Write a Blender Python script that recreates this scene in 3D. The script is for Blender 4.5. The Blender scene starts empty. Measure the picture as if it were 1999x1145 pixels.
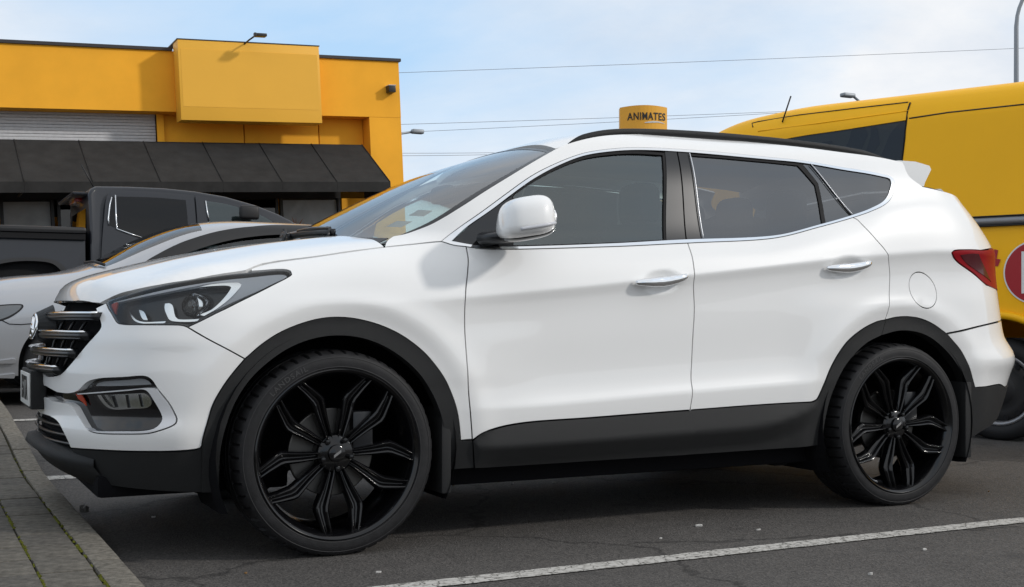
import bpy, bmesh, math, random
import numpy as np
from mathutils import Vector, Matrix
from mathutils.bvhtree import BVHTree
from mathutils.geometry import delaunay_2d_cdt

SC = bpy.context.scene
COL = SC.collection
R = math.radians

# ------------------------------------------------------------------ camera
# world frame: x runs along the white car (front axle at x=0, tail at +x),
# y runs away from the camera across the car park, z is up.
TH = R(26.36)
CT, ST = math.cos(TH), math.sin(TH)
CAM = np.array([-1.418, -5.195, 0.865])
FPX, CXP, HOR = 2400.0, 999.5, 620.0        # focal length / centre / horizon, in pixels of a 1999 px wide picture
cd = bpy.data.cameras.new('camera')
cam = bpy.data.objects.new('camera', cd)
COL.objects.link(cam)
cam.location = CAM
cam.rotation_euler = (R(90), 0, -TH)
cd.sensor_width = 36.0
cd.lens = 36.0 * FPX / 1999.0
cd.shift_y = (HOR - 572.5) / 1999.0
cd.clip_start, cd.clip_end = 0.1, 6000.0
SC.camera = cam

# ------------------------------------------------------------------ sky and sun
SUN = Vector((1.05, -0.85, 0.78)).normalized()
sun_el = math.asin(SUN.z)
sun_az = math.atan2(SUN.x, SUN.y)
world = bpy.data.worlds.new('World')
SC.world = world
world.use_nodes = True
nt = world.node_tree
nt.nodes.clear()
def wn(t, **k):
    n = nt.nodes.new(t)
    for a, b in k.items():
        setattr(n, a, b)
    return n
out = wn('ShaderNodeOutputWorld')
bg = wn('ShaderNodeBackground')
bg.inputs['Strength'].default_value = 0.115
sky = wn('ShaderNodeTexSky', sky_type='NISHITA', sun_disc=False)
sky.sun_elevation = sun_el
sky.sun_rotation = sun_az
sky.air_density, sky.dust_density, sky.ozone_density = 1.0, 1.2, 1.0
tc = wn('ShaderNodeTexCoord')
sep = wn('ShaderNodeSeparateXYZ')
nt.links.new(tc.outputs['Generated'], sep.inputs[0])
zc_ = wn('ShaderNodeMath', operation='MAXIMUM'); zc_.inputs[1].default_value = 0.0
nt.links.new(sep.outputs['Z'], zc_.inputs[0])
zp = wn('ShaderNodeMath', operation='ADD'); zp.inputs[1].default_value = 0.30
nt.links.new(zc_.outputs[0], zp.inputs[0])
dv = wn('ShaderNodeVectorMath', operation='DIVIDE')
cmb = wn('ShaderNodeCombineXYZ')
for i in range(3):
    nt.links.new(zp.outputs[0], cmb.inputs[i])
nt.links.new(tc.outputs['Generated'], dv.inputs[0])
nt.links.new(cmb.outputs[0], dv.inputs[1])
mp = wn('ShaderNodeMapping'); mp.inputs['Location'].default_value = (5.2, 0.9, 0.0)
mp.inputs['Rotation'].default_value = (0, 0, 0.5)
mp.inputs['Scale'].default_value = (0.9, 1.0, 0.0)
nt.links.new(dv.outputs[0], mp.inputs[0])
nz = wn('ShaderNodeTexNoise'); nz.inputs['Scale'].default_value = 0.62
nz.inputs['Detail'].default_value = 9; nz.inputs['Roughness'].default_value = 0.55
nz.inputs['Distortion'].default_value = 0.5
nt.links.new(mp.outputs[0], nz.inputs['Vector'])
rp = wn('ShaderNodeValToRGB')
rp.color_ramp.elements[0].position = 0.34; rp.color_ramp.elements[0].color = (0, 0, 0, 1)
rp.color_ramp.elements[1].position = 0.53; rp.color_ramp.elements[1].color = (1, 1, 1, 1)
nt.links.new(nz.outputs['Fac'], rp.inputs[0])
nz2 = wn('ShaderNodeTexNoise'); nz2.inputs['Scale'].default_value = 1.7
nz2.inputs['Detail'].default_value = 8; nz2.inputs['Roughness'].default_value = 0.6
nt.links.new(mp.outputs[0], nz2.inputs['Vector'])
rp2 = wn('ShaderNodeValToRGB')
rp2.color_ramp.elements[0].position = 0.34; rp2.color_ramp.elements[0].color = (5.2, 5.7, 6.4, 1)
rp2.color_ramp.elements[1].position = 0.60; rp2.color_ramp.elements[1].color = (6.9, 7.0, 7.15, 1)
nt.links.new(nz2.outputs['Fac'], rp2.inputs[0])
mx = wn('ShaderNodeMix', data_type='RGBA')
nt.links.new(rp.outputs[0], mx.inputs[0])
SKYMUL = wn('ShaderNodeMix', data_type='RGBA', blend_type='MIX')
SKYMUL.inputs[0].default_value = 0.75                      # thin high veil over the whole sky
SKYMUL.inputs[7].default_value = (3.9, 5.8, 8.0, 1)
nt.links.new(sky.outputs[0], SKYMUL.inputs[6])
nt.links.new(SKYMUL.outputs[2], mx.inputs[6])
nt.links.new(rp2.outputs[0], mx.inputs[7])
nt.links.new(mx.outputs[2], bg.inputs[0])
nt.links.new(bg.outputs[0], out.inputs[0])

sd = bpy.data.lights.new('sun', 'SUN')
sd.energy = 1.45
sd.angle = R(4.0)
sd.color = (1.0, 0.955, 0.90)
sun = bpy.data.objects.new('sun', sd)
COL.objects.link(sun)
sun.rotation_euler = (-SUN).to_track_quat('-Z', 'Y').to_euler()
sun.location = (8, -6, 12)
SC.view_settings.view_transform = 'Standard'
SC.view_settings.look = 'None'
SC.view_settings.exposure = 0.25
SC.view_settings.gamma = 1.0

# ------------------------------------------------------------------ pixel helpers
def ray(px, py):
    X = (px - CXP) / FPX; V = (HOR - py) / FPX
    return np.array([ST + X * CT, CT - X * ST, V])
def at_y(px, py, y):
    d = ray(px, py); return CAM + d * ((y - CAM[1]) / d[1])
def at_x(px, py, x):
    d = ray(px, py); return CAM + d * ((x - CAM[0]) / d[0])
def at_z(px, py, z):
    d = ray(px, py); return CAM + d * ((z - CAM[2]) / d[2])
def at_Z(px, py, Z):
    return CAM + ray(px, py) * Z

# ------------------------------------------------------------------ materials
MATS = {}
def mat(name, col=(.5, .5, .5), rough=.5, metal=0., coat=0., spec=.5, bump=0., bscale=200., var=0., vscale=8.,
        emis=None, coat_rough=.03, detail=4., col2=None, trans=0., ior=1.45):
    m = bpy.data.materials.new(name); m.use_nodes = True
    t = m.node_tree; b = t.nodes['Principled BSDF']
    b.inputs['Base Color'].default_value = (*col, 1)
    b.inputs['Roughness'].default_value = rough
    b.inputs['Metallic'].default_value = metal
    b.inputs['Coat Weight'].default_value = coat
    b.inputs['Coat Roughness'].default_value = coat_rough
    b.inputs['Specular IOR Level'].default_value = spec
    b.inputs['Transmission Weight'].default_value = trans
    b.inputs['IOR'].default_value = ior
    tcn = t.nodes.new('ShaderNodeTexCoord')
    if var > 0 or col2:
        n = t.nodes.new('ShaderNodeTexNoise'); n.inputs['Scale'].default_value = vscale
        n.inputs['Detail'].default_value = detail; n.inputs['Roughness'].default_value = .6
        t.links.new(tcn.outputs['Object'], n.inputs['Vector'])
        r = t.nodes.new('ShaderNodeValToRGB')
        r.color_ramp.elements[0].position = .3; r.color_ramp.elements[1].position = .7
        c2 = col2 or tuple(min(1, c * (1 + var)) for c in col)
        c1 = col if col2 else tuple(c * (1 - var) for c in col)
        r.color_ramp.elements[0].color = (*c1, 1); r.color_ramp.elements[1].color = (*c2, 1)
        t.links.new(n.outputs['Fac'], r.inputs[0]); t.links.new(r.outputs[0], b.inputs['Base Color'])
    if bump > 0:
        n = t.nodes.new('ShaderNodeTexNoise'); n.inputs['Scale'].default_value = bscale
        n.inputs['Detail'].default_value = 3
        t.links.new(tcn.outputs['Object'], n.inputs['Vector'])
        bp = t.nodes.new('ShaderNodeBump'); bp.inputs['Strength'].default_value = bump
        bp.inputs['Distance'].default_value = .004
        t.links.new(n.outputs['Fac'], bp.inputs['Height']); t.links.new(bp.outputs[0], b.inputs['Normal'])
    if emis:
        b.inputs['Emission Color'].default_value = (*emis[0], 1); b.inputs['Emission Strength'].default_value = emis[1]
    MATS[name] = m
    return m
def glass(name, tint, fres_ior=1.5, rough=0.0, refl=(1.0, 1.0, 1.0)):
    """thin pane: tinted see-through plus a mirror coat that follows Fresnel"""
    m = bpy.data.materials.new(name); m.use_nodes = True
    t = m.node_tree; t.nodes.clear()
    o = t.nodes.new('ShaderNodeOutputMaterial')
    tr = t.nodes.new('ShaderNodeBsdfTransparent'); tr.inputs[0].default_value = (*tint, 1)
    gl = t.nodes.new('ShaderNodeBsdfGlossy'); gl.inputs['Roughness'].default_value = rough
    gl.inputs[0].default_value = (*refl, 1)
    fr = t.nodes.new('ShaderNodeFresnel'); fr.inputs[0].default_value = fres_ior
    mxs = t.nodes.new('ShaderNodeMixShader')
    t.links.new(fr.outputs[0], mxs.inputs[0]); t.links.new(tr.outputs[0], mxs.inputs[1])
    t.links.new(gl.outputs[0], mxs.inputs[2]); t.links.new(mxs.outputs[0], o.inputs[0])
    MATS[name] = m
    return m

# ------------------------------------------------------------------ object helpers
def tag(o, label, cat, group=None):
    o['label'] = label; o['category'] = cat
    if group: o['group'] = group
    return o
def empty(name, loc=(0, 0, 0), rot=(0, 0, 0)):
    o = bpy.data.objects.new(name, None); COL.objects.link(o)
    o.location = loc; o.rotation_euler = rot
    o.empty_display_size = .2
    return o
def mat_of(o):
    M = Matrix.Translation(o.location) @ o.rotation_euler.to_matrix().to_4x4()
    return mat_of(o.parent) @ o.matrix_parent_inverse @ M if o.parent else M
def link(name, me, m, parent=None, keep=True):
    """link a mesh given in world coordinates (keep) or in the parent's own frame"""
    o = bpy.data.objects.new(name, me); COL.objects.link(o)
    if m is not None and not me.materials:
        me.materials.append(MATS[m] if isinstance(m, str) else m)
    if parent is not None:
        o.parent = parent
        if keep: o.matrix_parent_inverse = mat_of(parent).inverted()
    return o
def mesh(name, V, F, m, parent=None, smooth=False, keep=True):
    me = bpy.data.meshes.new(name)
    me.from_pydata([tuple(map(float, v)) for v in V], [], [tuple(map(int, f)) for f in F])
    if smooth: me.shade_smooth()
    me.update()
    return link(name, me, m, parent, keep)
def bm_obj(name, bm, m, parent=None, smooth=False, keep=True, angle=None):
    me = bpy.data.meshes.new(name); bm.to_mesh(me); bm.free()
    if smooth:
        me.shade_smooth()
        if angle is not None: me.set_sharp_from_angle(angle=R(angle))
    return link(name, me, m, parent, keep)
def box_bm(bm, lo, hi, bevel=0.0, M=None):
    r = bmesh.ops.create_cube(bm, size=1.0)
    vs = r['verts']
    c = [(a + b) / 2 for a, b in zip(lo, hi)]; s = [abs(b - a) for a, b in zip(lo, hi)]
    for v in vs: v.co = Vector([c[i] + v.co[i] * s[i] for i in range(3)])
    if bevel > 0:
        es = list({e for v in vs for e in v.link_edges})
        rr = bmesh.ops.bevel(bm, geom=es, offset=bevel, segments=2, affect='EDGES', profile=.6)
        vs = list({v for f in rr['faces'] for v in f.verts} | {v for v in vs if v.is_valid})
    if M is not None:
        bmesh.ops.transform(bm, matrix=M, verts=vs)
    return vs
def box(name, lo, hi, m, parent=None, bevel=0.0, keep=True, M=None):
    bm = bmesh.new(); box_bm(bm, lo, hi, bevel, M)
    return bm_obj(name, bm, m, parent, smooth=bevel > 0, keep=keep, angle=40)
def tube_vf(path, rad, seg=10, cap=True, up=None):
    path = [np.array(p, float) for p in path]; n = len(path)
    rad = rad if isinstance(rad, list) else [rad] * n
    V, F = [], []
    T = [path[min(i + 1, n - 1)] - path[max(i - 1, 0)] for i in range(n)]
    T = [t / np.linalg.norm(t) for t in T]
    ref = np.array(up if up is not None else (0, 0, 1.0))
    if abs(np.dot(ref, T[0])) > .95: ref = np.array([1.0, 0, 0])
    for i in range(n):
        a = np.cross(ref, T[i]); a /= np.linalg.norm(a); b = np.cross(T[i], a)
        ru = rad[i] if hasattr(rad[i], '__len__') else (rad[i], rad[i])
        for k in range(seg):
            t = 2 * math.pi * k / seg
            V.append(path[i] + a * math.cos(t) * ru[0] + b * math.sin(t) * ru[1])
    for i in range(n - 1):
        for k in range(seg):
            k2 = (k + 1) % seg
            F.append((i * seg + k, i * seg + k2, (i + 1) * seg + k2, (i + 1) * seg + k))
    if cap:
        F.append(tuple(range(seg))[::-1]); F.append(tuple((n - 1) * seg + k for k in range(seg)))
    return V, F
def tube(name, path, rad, m, parent=None, seg=10, keep=True, up=None):
    V, F = tube_vf(path, rad, seg, up=up)
    return mesh(name, V, F, m, parent, smooth=True, keep=keep)
def prism(name, poly, d0, d1, axis, m, parent=None, bevel=0, keep=True):
    """extrude a 2-D polygon along an axis: poly in the two other axes (cyclic order)"""
    n = len(poly); V = []
    for d in (d0, d1):
        for p in poly:
            v = [0, 0, 0]; o = [k for k in range(3) if k != axis]
            v[axis] = d; v[o[0]] = p[0]; v[o[1]] = p[1]; V.append(v)
    F = [tuple(range(n)), tuple(range(n, 2 * n))[::-1]] + [(i, i + n, (i + 1) % n + n, (i + 1) % n) for i in range(n)]
    bm = bmesh.new(); vs = [bm.verts.new(v) for v in V]
    for f in F: bm.faces.new([vs[i] for i in f])
    bmesh.ops.recalc_face_normals(bm, faces=bm.faces)
    if bevel > 0: bmesh.ops.bevel(bm, geom=list(bm.edges), offset=bevel, segments=2, affect='EDGES', profile=.6)
    return bm_obj(name, bm, m, parent, smooth=bevel > 0, keep=keep, angle=35)
def text_mesh(s, size=1.0, extrude=.004, bold=0.0, sx=1.0, spacing=1.0):
    cu = bpy.data.curves.new('lettering', 'FONT'); cu.body = s; cu.size = size; cu.extrude = extrude
    cu.offset = bold; cu.align_x = 'CENTER'; cu.align_y = 'CENTER'; cu.space_character = spacing; cu.resolution_u = 4
    o = bpy.data.objects.new('lettering', cu); COL.objects.link(o)
    dg = bpy.context.evaluated_depsgraph_get()
    me = bpy.data.meshes.new_from_object(o.evaluated_get(dg))
    bpy.data.objects.remove(o); bpy.data.curves.remove(cu)
    for v in me.vertices: v.co.x *= sx
    return me

# ------------------------------------------------------------------ surfaces and the panels cut from them
def pchip(xk, yk, x):
    xk = np.asarray(xk, float); yk = np.asarray(yk, float); x = np.clip(np.asarray(x, float), xk[0], xk[-1])
    h = np.diff(xk); d = np.diff(yk) / h
    m = np.zeros_like(yk)
    for i in range(1, len(xk) - 1):
        if d[i - 1] * d[i] > 0:
            w1 = 2 * h[i] + h[i - 1]; w2 = h[i] + 2 * h[i - 1]
            m[i] = (w1 + w2) / (w1 / d[i - 1] + w2 / d[i])
    m[0] = d[0]; m[-1] = d[-1]
    i = np.clip(np.searchsorted(xk, x, side='right') - 1, 0, len(h) - 1)
    t = (x - xk[i]) / h[i]
    return ((2 * t**3 - 3 * t**2 + 1) * yk[i] + (t**3 - 2 * t**2 + t) * h[i] * m[i]
            + (-2 * t**3 + 3 * t**2) * yk[i + 1] + (t**3 - t**2) * h[i] * m[i + 1])
def smooth1(A, axis, sig):
    n = int(max(1, round(3 * sig))); k = np.exp(-.5 * (np.arange(-n, n + 1) / sig)**2); k /= k.sum()
    pad = [(0, 0)] * A.ndim; pad[axis] = (n, n)
    B = np.pad(A, pad, mode='reflect', reflect_type='odd')
    return np.apply_along_axis(lambda v: np.convolve(v, k, mode='valid'), axis, B)

class Surf:
    """a dense grid of points P[i,j] with normals; a,b are arc lengths along the two grid directions"""
    def __init__(s, P, flip=False):
        s.P = P; nu, nv = P.shape[:2]
        du = np.gradient(P, axis=0); dv = np.gradient(P, axis=1)
        N = np.cross(du, dv); N /= (np.linalg.norm(N, axis=2, keepdims=True) + 1e-12)
        if flip: N = -N
        s.N = N
        s.A = np.r_[0, np.cumsum(np.median(np.linalg.norm(np.diff(P, axis=0), axis=2), axis=1))]
        s.B = np.r_[0, np.cumsum(np.median(np.linalg.norm(np.diff(P, axis=1), axis=2), axis=0))]
        idx = np.arange(nu * nv).reshape(nu, nv)
        q = np.stack([idx[:-1, :-1], idx[1:, :-1], idx[1:, 1:], idx[:-1, 1:]], -1).reshape(-1, 4)
        s.quads = q
        s.bvh = BVHTree.FromPolygons(P.reshape(-1, 3).tolist(), q.tolist())
    def cast(s, o, d):
        loc, nor, f, dist = s.bvh.ray_cast(Vector(o), Vector(d).normalized())
        if loc is None: return None
        nv = s.P.shape[1]; i, j = divmod(f, nv - 1)
        p = np.array(loc); p0 = s.P[i, j]
        e1 = (s.P[i + 1, j] - p0 + s.P[i + 1, j + 1] - s.P[i, j + 1]) / 2
        e2 = (s.P[i, j + 1] - p0 + s.P[i + 1, j + 1] - s.P[i + 1, j]) / 2
        M = np.stack([e1, e2], 1); t = np.linalg.lstsq(M, p - p0, rcond=None)[0]
        t = np.clip(t, 0, 1)
        return (s.A[i] + t[0] * (s.A[i + 1] - s.A[i]), s.B[j] + t[1] * (s.B[j + 1] - s.B[j]))
    def hit(s, px, py):
        r = s.cast(CAM, ray(px, py))
        if r is None:                          # just past the outline: take the closest surface point to the sight line
            nv = s.P.shape[1]
            d = ray(px, py); d = d / np.linalg.norm(d)
            Q = s.P - CAM; t = Q @ d
            e = np.linalg.norm(Q - t[..., None] * d, axis=2)
            i, j = np.unravel_index(np.argmin(e), e.shape)
            return (s.A[i], s.B[j])
        return r
    def near(s, tgt, mask=None):
        """grid parameter closest to a partly given point (None = free)"""
        e = 0
        for k in range(3):
            if tgt[k] is not None: e = e + (s.P[..., k] - tgt[k])**2
        if mask is not None: e = np.where(mask, e, 1e9)
        i, j = np.unravel_index(np.argmin(e), e.shape)
        a, b = s.A[i], s.B[j]
        ks = [k for k in range(3) if tgt[k] is not None]; tv = np.array([tgt[k] for k in ks], float)
        ha = (s.A[min(i + 1, len(s.A) - 1)] - s.A[max(i - 1, 0)]) / 2; hb = (s.B[min(j + 1, len(s.B) - 1)] - s.B[max(j - 1, 0)]) / 2
        a0, b0 = a, b
        for _ in range(3):
            p0 = s.ev((a, b))[0][0][ks]; J = np.stack([(s.ev((a + ha * .3, b))[0][0][ks] - s.ev((a - ha * .3, b))[0][0][ks]) / (.6 * ha), (s.ev((a, b + hb * .3))[0][0][ks] - s.ev((a, b - hb * .3))[0][0][ks]) / (.6 * hb)], 1)
            d = np.linalg.lstsq(J, tv - p0, rcond=.05)[0]
            a = float(np.clip(a + d[0], max(s.A[0], a0 - 1.5 * ha), min(s.A[-1], a0 + 1.5 * ha))); b = float(np.clip(b + d[1], max(s.B[0], b0 - 1.5 * hb), min(s.B[-1], b0 + 1.5 * hb)))
        return (a, b)
    def ev(s, ab, off=0.0):
        ab = np.atleast_2d(ab)
        fi = np.interp(ab[:, 0], s.A, np.arange(len(s.A))); fj = np.interp(ab[:, 1], s.B, np.arange(len(s.B)))
        i = np.minimum(fi.astype(int), len(s.A) - 2); j = np.minimum(fj.astype(int), len(s.B) - 2)
        t = (fi - i)[:, None]; r = (fj - j)[:, None]
        def bl(G): return (G[i, j] * (1 - t) * (1 - r) + G[i + 1, j] * t * (1 - r) + G[i, j + 1] * (1 - t) * r + G[i + 1, j + 1] * t * r)
        n = bl(s.N); n /= np.linalg.norm(n, axis=1, keepdims=True)
        return bl(s.P) + n * off, n

def catmull(P, step):
    P = np.asarray(P, float)
    if len(P) < 3:
        n = max(1, int(np.ceil(np.linalg.norm(P[-1] - P[0]) / step)))
        return [P[0] + (P[-1] - P[0]) * k / n for k in range(n)]
    Q = np.vstack([2 * P[0] - P[1], P, 2 * P[-1] - P[-2]]); outp = []
    for i in range(1, len(Q) - 2):
        p0, p1, p2, p3 = Q[i - 1:i + 3]
        t0 = 0; t1 = np.linalg.norm(p1 - p0)**.5 + 1e-9; t2 = t1 + np.linalg.norm(p2 - p1)**.5 + 1e-9
        t3 = t2 + np.linalg.norm(p3 - p2)**.5 + 1e-9
        n = max(1, int(np.ceil(np.linalg.norm(p2 - p1) / step)))
        for k in range(n):
            t = t1 + (t2 - t1) * k / n
            A1 = (t1 - t) / (t1 - t0) * p0 + (t - t0) / (t1 - t0) * p1
            A2 = (t2 - t) / (t2 - t1) * p1 + (t - t1) / (t2 - t1) * p2
            A3 = (t3 - t) / (t3 - t2) * p2 + (t - t2) / (t3 - t2) * p3
            B1 = (t2 - t) / (t2 - t0) * A1 + (t - t0) / (t2 - t0) * A2
            B2 = (t3 - t) / (t3 - t1) * A2 + (t - t1) / (t3 - t1) * A3
            outp.append((t2 - t) / (t2 - t1) * B1 + (t - t1) / (t2 - t1) * B2)
    return outp
def ab_of(surf, p):
    if isinstance(p[0], str):
        if p[0] == 'ab': return (p[1], p[2])
        return surf.special(p)
    return surf.hit(p[0], p[1])
def loop_ab(surf, segs, step=.015):
    L = []
    for sg in segs:
        if len(sg) == 1: L.append(np.array(ab_of(surf, sg[0]))); continue
        Q = [ab_of(surf, p) for p in sg]
        L += catmull(Q, step); L.append(np.array(Q[-1]))
    O = [L[0]]
    for p in L[1:]:
        if np.linalg.norm(p - O[-1]) > .0008: O.append(p)
    if np.linalg.norm(O[0] - O[-1]) < .0008: O.pop()
    return np.array(O)
def area2(L): return .5 * np.sum(L[:, 0] * np.roll(L[:, 1], -1) - np.roll(L[:, 0], -1) * L[:, 1])
def inset(L, g):
    if g == 0: return L
    if area2(L) < 0: L = L[::-1]
    e = np.roll(L, -1, 0) - L; e /= (np.linalg.norm(e, axis=1, keepdims=True) + 1e-12)
    n = np.stack([-e[:, 1], e[:, 0]], 1); n0 = np.roll(n, 1, 0); m = n + n0
    k = np.sum(m * n, 1, keepdims=True); m = m / np.maximum(k, .35)
    return L + m * g
def inside(P, L):
    x, y = P[:, 0], P[:, 1]; c = np.zeros(len(P), bool)
    a = L; b = np.roll(L, -1, 0)
    for (x0, y0), (x1, y1) in zip(a, b):
        if y0 == y1: continue
        hit = ((y0 > y) != (y1 > y)) & (x < (x1 - x0) * (y - y0) / (y1 - y0) + x0)
        c ^= hit
    return c
def dist_loop(P, L):
    a = L; b = np.roll(L, -1, 0); best = np.full(len(P), 1e9)
    for p, q in zip(a, b):
        d = q - p; l2 = d @ d + 1e-15
        t = np.clip(((P - p) @ d) / l2, 0, 1)
        best = np.minimum(best, np.sum((P - p - t[:, None] * d)**2, 1))
    return np.sqrt(best)
def panel(name, surf, loop, m, parent, grid=.03, off=0.0, gap=.0026, depth=.014, holes=(), mirror=True, label=None, offfn=None,
          raw=False, only_mirror=False, my=0.0):
    L = loop if isinstance(loop, np.ndarray) else loop_ab(surf, loop)
    Ls = [inset(L, gap)]
    if area2(Ls[0]) < 0: Ls[0] = Ls[0][::-1]
    for h in holes:
        H = h if isinstance(h, np.ndarray) else loop_ab(surf, h)
        H = inset(H, -gap)
        Ls.append(H[::-1] if area2(H) > 0 else H)
    lo, hi = Ls[0].min(0), Ls[0].max(0)
    rows = np.arange(lo[1] + grid / 2, hi[1], grid); fr = np.array(getattr(surf, 'rows', []))
    if len(fr):
        rows = rows[np.abs(rows[:, None] - fr[None, :]).min(1) > .011]; rows = np.r_[rows, fr[(fr > lo[1]) & (fr < hi[1])]]
    gx, gy = np.meshgrid(np.arange(lo[0] + grid / 2, hi[0], grid), rows, indexing='ij')
    G = np.stack([gx.ravel(), gy.ravel()], 1)
    for c in getattr(surf, 'fine', []):
        if (c > lo).all() and (c < hi).all():
            G = G[(np.abs(G[:, 0] - c[0]) > .13) | (np.abs(G[:, 1] - c[1]) > .065)]
            fx, fy = np.meshgrid(np.arange(-.13, .131, .008), np.arange(-.065, .066, .007), indexing='ij')
            G = np.r_[G, np.stack([fx.ravel() + c[0], fy.ravel() + c[1]], 1)]
    if len(G):
        k = inside(G, Ls[0])
        for H in Ls[1:]: k &= ~inside(G, H)
        G = G[k]
        if len(G):
            k = np.ones(len(G), bool)
            for H in Ls: k &= dist_loop(G, H) > min(grid * .42, .006)
            G = G[k]
    pts, edges = [], []
    for H in Ls:
        b = len(pts); n = len(H); pts += H.tolist(); edges += [(b + i, b + (i + 1) % n) for i in range(n)]
    nb = len(pts); pts += G.tolist()
    r = delaunay_2d_cdt([Vector(p) for p in pts], edges, [], 0, 1e-6)
    V2 = np.array([tuple(v) for v in r[0]]); T = np.array([f for f in r[2] if len(f) == 3])
    cen = V2[T].mean(1); k = inside(cen, Ls[0])
    for H in Ls[1:]: k &= ~inside(cen, H)
    T = T[k]
    a2 = np.cross(V2[T[:, 1]] - V2[T[:, 0]], V2[T[:, 2]] - V2[T[:, 0]])
    T = T[np.abs(a2) > 1e-10]
    o = off if offfn is None else 0
    P, N = surf.ev(V2, o)
    if offfn is not None:
        P = P + N * (off + offfn(V2, Ls[0]))[:, None]
    # make the faces look the way the normals do
    fn = np.cross(P[T[:, 1]] - P[T[:, 0]], P[T[:, 2]] - P[T[:, 0]])
    fl = np.sum(fn * N[T[:, 0]], 1) < 0
    T[fl] = T[fl][:, ::-1]
    if offfn is not None:
        fn = np.cross(P[T[:, 1]] - P[T[:, 0]], P[T[:, 2]] - P[T[:, 0]]); N = np.zeros_like(P)
        for q in range(3): np.add.at(N, T[:, q], fn)
        N /= (np.linalg.norm(N, axis=1, keepdims=True) + 1e-12)
    V = P.tolist(); F = T.tolist(); LN = [N[i] for f in F for i in f]
    if depth > 0:
        used = {}
        for f in F:
            for q in range(3):
                e = (f[q], f[(q + 1) % 3]); used[e] = used.get(e, 0) + 1
        bd = [e for e in used if (e[1], e[0]) not in used]
        top, bot = {}, {}
        for e in bd:
            for i in e:
                if i not in top:
                    top[i] = len(V); V.append(P[i].tolist()); bot[i] = len(V); V.append((P[i] - N[i] * depth).tolist())
        for (i, j) in bd:
            d = P[j] - P[i]; w = np.cross(d, N[i] + N[j]); w /= (np.linalg.norm(w) + 1e-12)
            F.append([top[j], top[i], bot[i], bot[j]]); LN += [w] * 4
    if raw: return V, F, LN
    res = []
    for side in ((1, -1) if mirror else (1,)):
        if only_mirror and side == 1: continue
        me = bpy.data.meshes.new(name)
        if side == 1:
            VV, FF, NN = V, F, LN
        else:
            VV = [(v[0], 2 * my - v[1], v[2]) for v in V]; FF = [f[::-1] for f in F]
            NN = []; k = 0
            for f in F:
                NN += [(n[0], -n[1], n[2]) for n in LN[k:k + len(f)]][::-1]; k += len(f)
        me.from_pydata(VV, [], FF); me.shade_smooth(); me.update()
        me.normals_split_custom_set([tuple(n) for n in NN])
        ob = link(name, me, m, parent)
        if label: ob['label'] = label
        res.append(ob)
    return res
# =================================================================== GROUND
def asphalt_mat():
    m = bpy.data.materials.new('asphalt'); m.use_nodes = True; t = m.node_tree; b = t.nodes['Principled BSDF']
    tcn = t.nodes.new('ShaderNodeTexCoord'); L = t.links.new
    def noise(sc, det=4, ro=.6):
        n = t.nodes.new('ShaderNodeTexNoise'); n.inputs['Scale'].default_value = sc; n.inputs['Detail'].default_value = det
        n.inputs['Roughness'].default_value = ro; L(tcn.outputs['Object'], n.inputs['Vector']); return n
    def ramp(src, p0, c0, p1, c1):
        r = t.nodes.new('ShaderNodeValToRGB'); e = r.color_ramp.elements
        e[0].position, e[1].position = p0, p1; e[0].color = (*c0, 1); e[1].color = (*c1, 1); L(src, r.inputs[0]); return r
    def mix(fac, a, c, mode='MIX'):
        x = t.nodes.new('ShaderNodeMix'); x.data_type = 'RGBA'; x.blend_type = mode
        if isinstance(fac, float): x.inputs[0].default_value = fac
        else: L(fac, x.inputs[0])
        L(a, x.inputs[6]); L(c, x.inputs[7]); return x
    big = ramp(noise(.9, 6, .65).outputs['Fac'], .3, (.060, .056, .053), .72, (.092, .086, .081))
    v = t.nodes.new('ShaderNodeTexVoronoi'); v.inputs['Scale'].default_value = 150; L(tcn.outputs['Object'], v.inputs['Vector'])
    chip = ramp(v.outputs['Color'], .15, (.55, .55, .55), .95, (1.5, 1.48, 1.45))
    c1 = mix(1.0, big.outputs[0], chip.outputs[0], 'MULTIPLY')
    pale = ramp(noise(170, 2).outputs['Fac'], .69, (0, 0, 0), .74, (1, 1, 1))
    pc = t.nodes.new('ShaderNodeRGB'); pc.outputs[0].default_value = (.20, .19, .18, 1)
    c2 = mix(pale.outputs[0], c1.outputs[2], pc.outputs[0])
    st = ramp(noise(1.7, 7, .72).outputs['Fac'], .56, (0, 0, 0), .70, (.6, .6, .6))
    dk = t.nodes.new('ShaderNodeRGB'); dk.outputs[0].default_value = (.030, .029, .029, 1)
    c3 = mix(st.outputs[0], c2.outputs[2], dk.outputs[0])
    vc = t.nodes.new('ShaderNodeTexVoronoi'); vc.feature = 'DISTANCE_TO_EDGE'; vc.inputs['Scale'].default_value = .55
    nd = noise(3.5, 6); vm = t.nodes.new('ShaderNodeVectorMath'); vm.operation = 'MULTIPLY_ADD'; vm.inputs[1].default_value = (.35, .35, .35)
    L(nd.outputs['Color'], vm.inputs[0]); L(tcn.outputs['Object'], vm.inputs[2]); L(vm.outputs[0], vc.inputs['Vector'])
    ck = ramp(vc.outputs['Distance'], .0025, (.45, .45, .45), .009, (1, 1, 1))
    c4 = mix(1.0, c3.outputs[2], ck.outputs[0], 'MULTIPLY')
    L(c4.outputs[2], b.inputs['Base Color']); b.inputs['Roughness'].default_value = .82; b.inputs['Specular IOR Level'].default_value = .35
    bp = t.nodes.new('ShaderNodeBump'); bp.inputs['Strength'].default_value = .55; bp.inputs['Distance'].default_value = .004
    L(v.outputs['Distance'], bp.inputs['Height']); L(bp.outputs[0], b.inputs['Normal'])
    MATS['asphalt'] = m
asphalt_mat()
def gz(y):
    """the car park falls gently: level round the white car, higher towards the shop"""
    return pchip([-900, 1.0, 2.4, 3.8, 5.5, 9.0, 900], [0, 0, .085, .165, .20, .22, .22], y)
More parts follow.
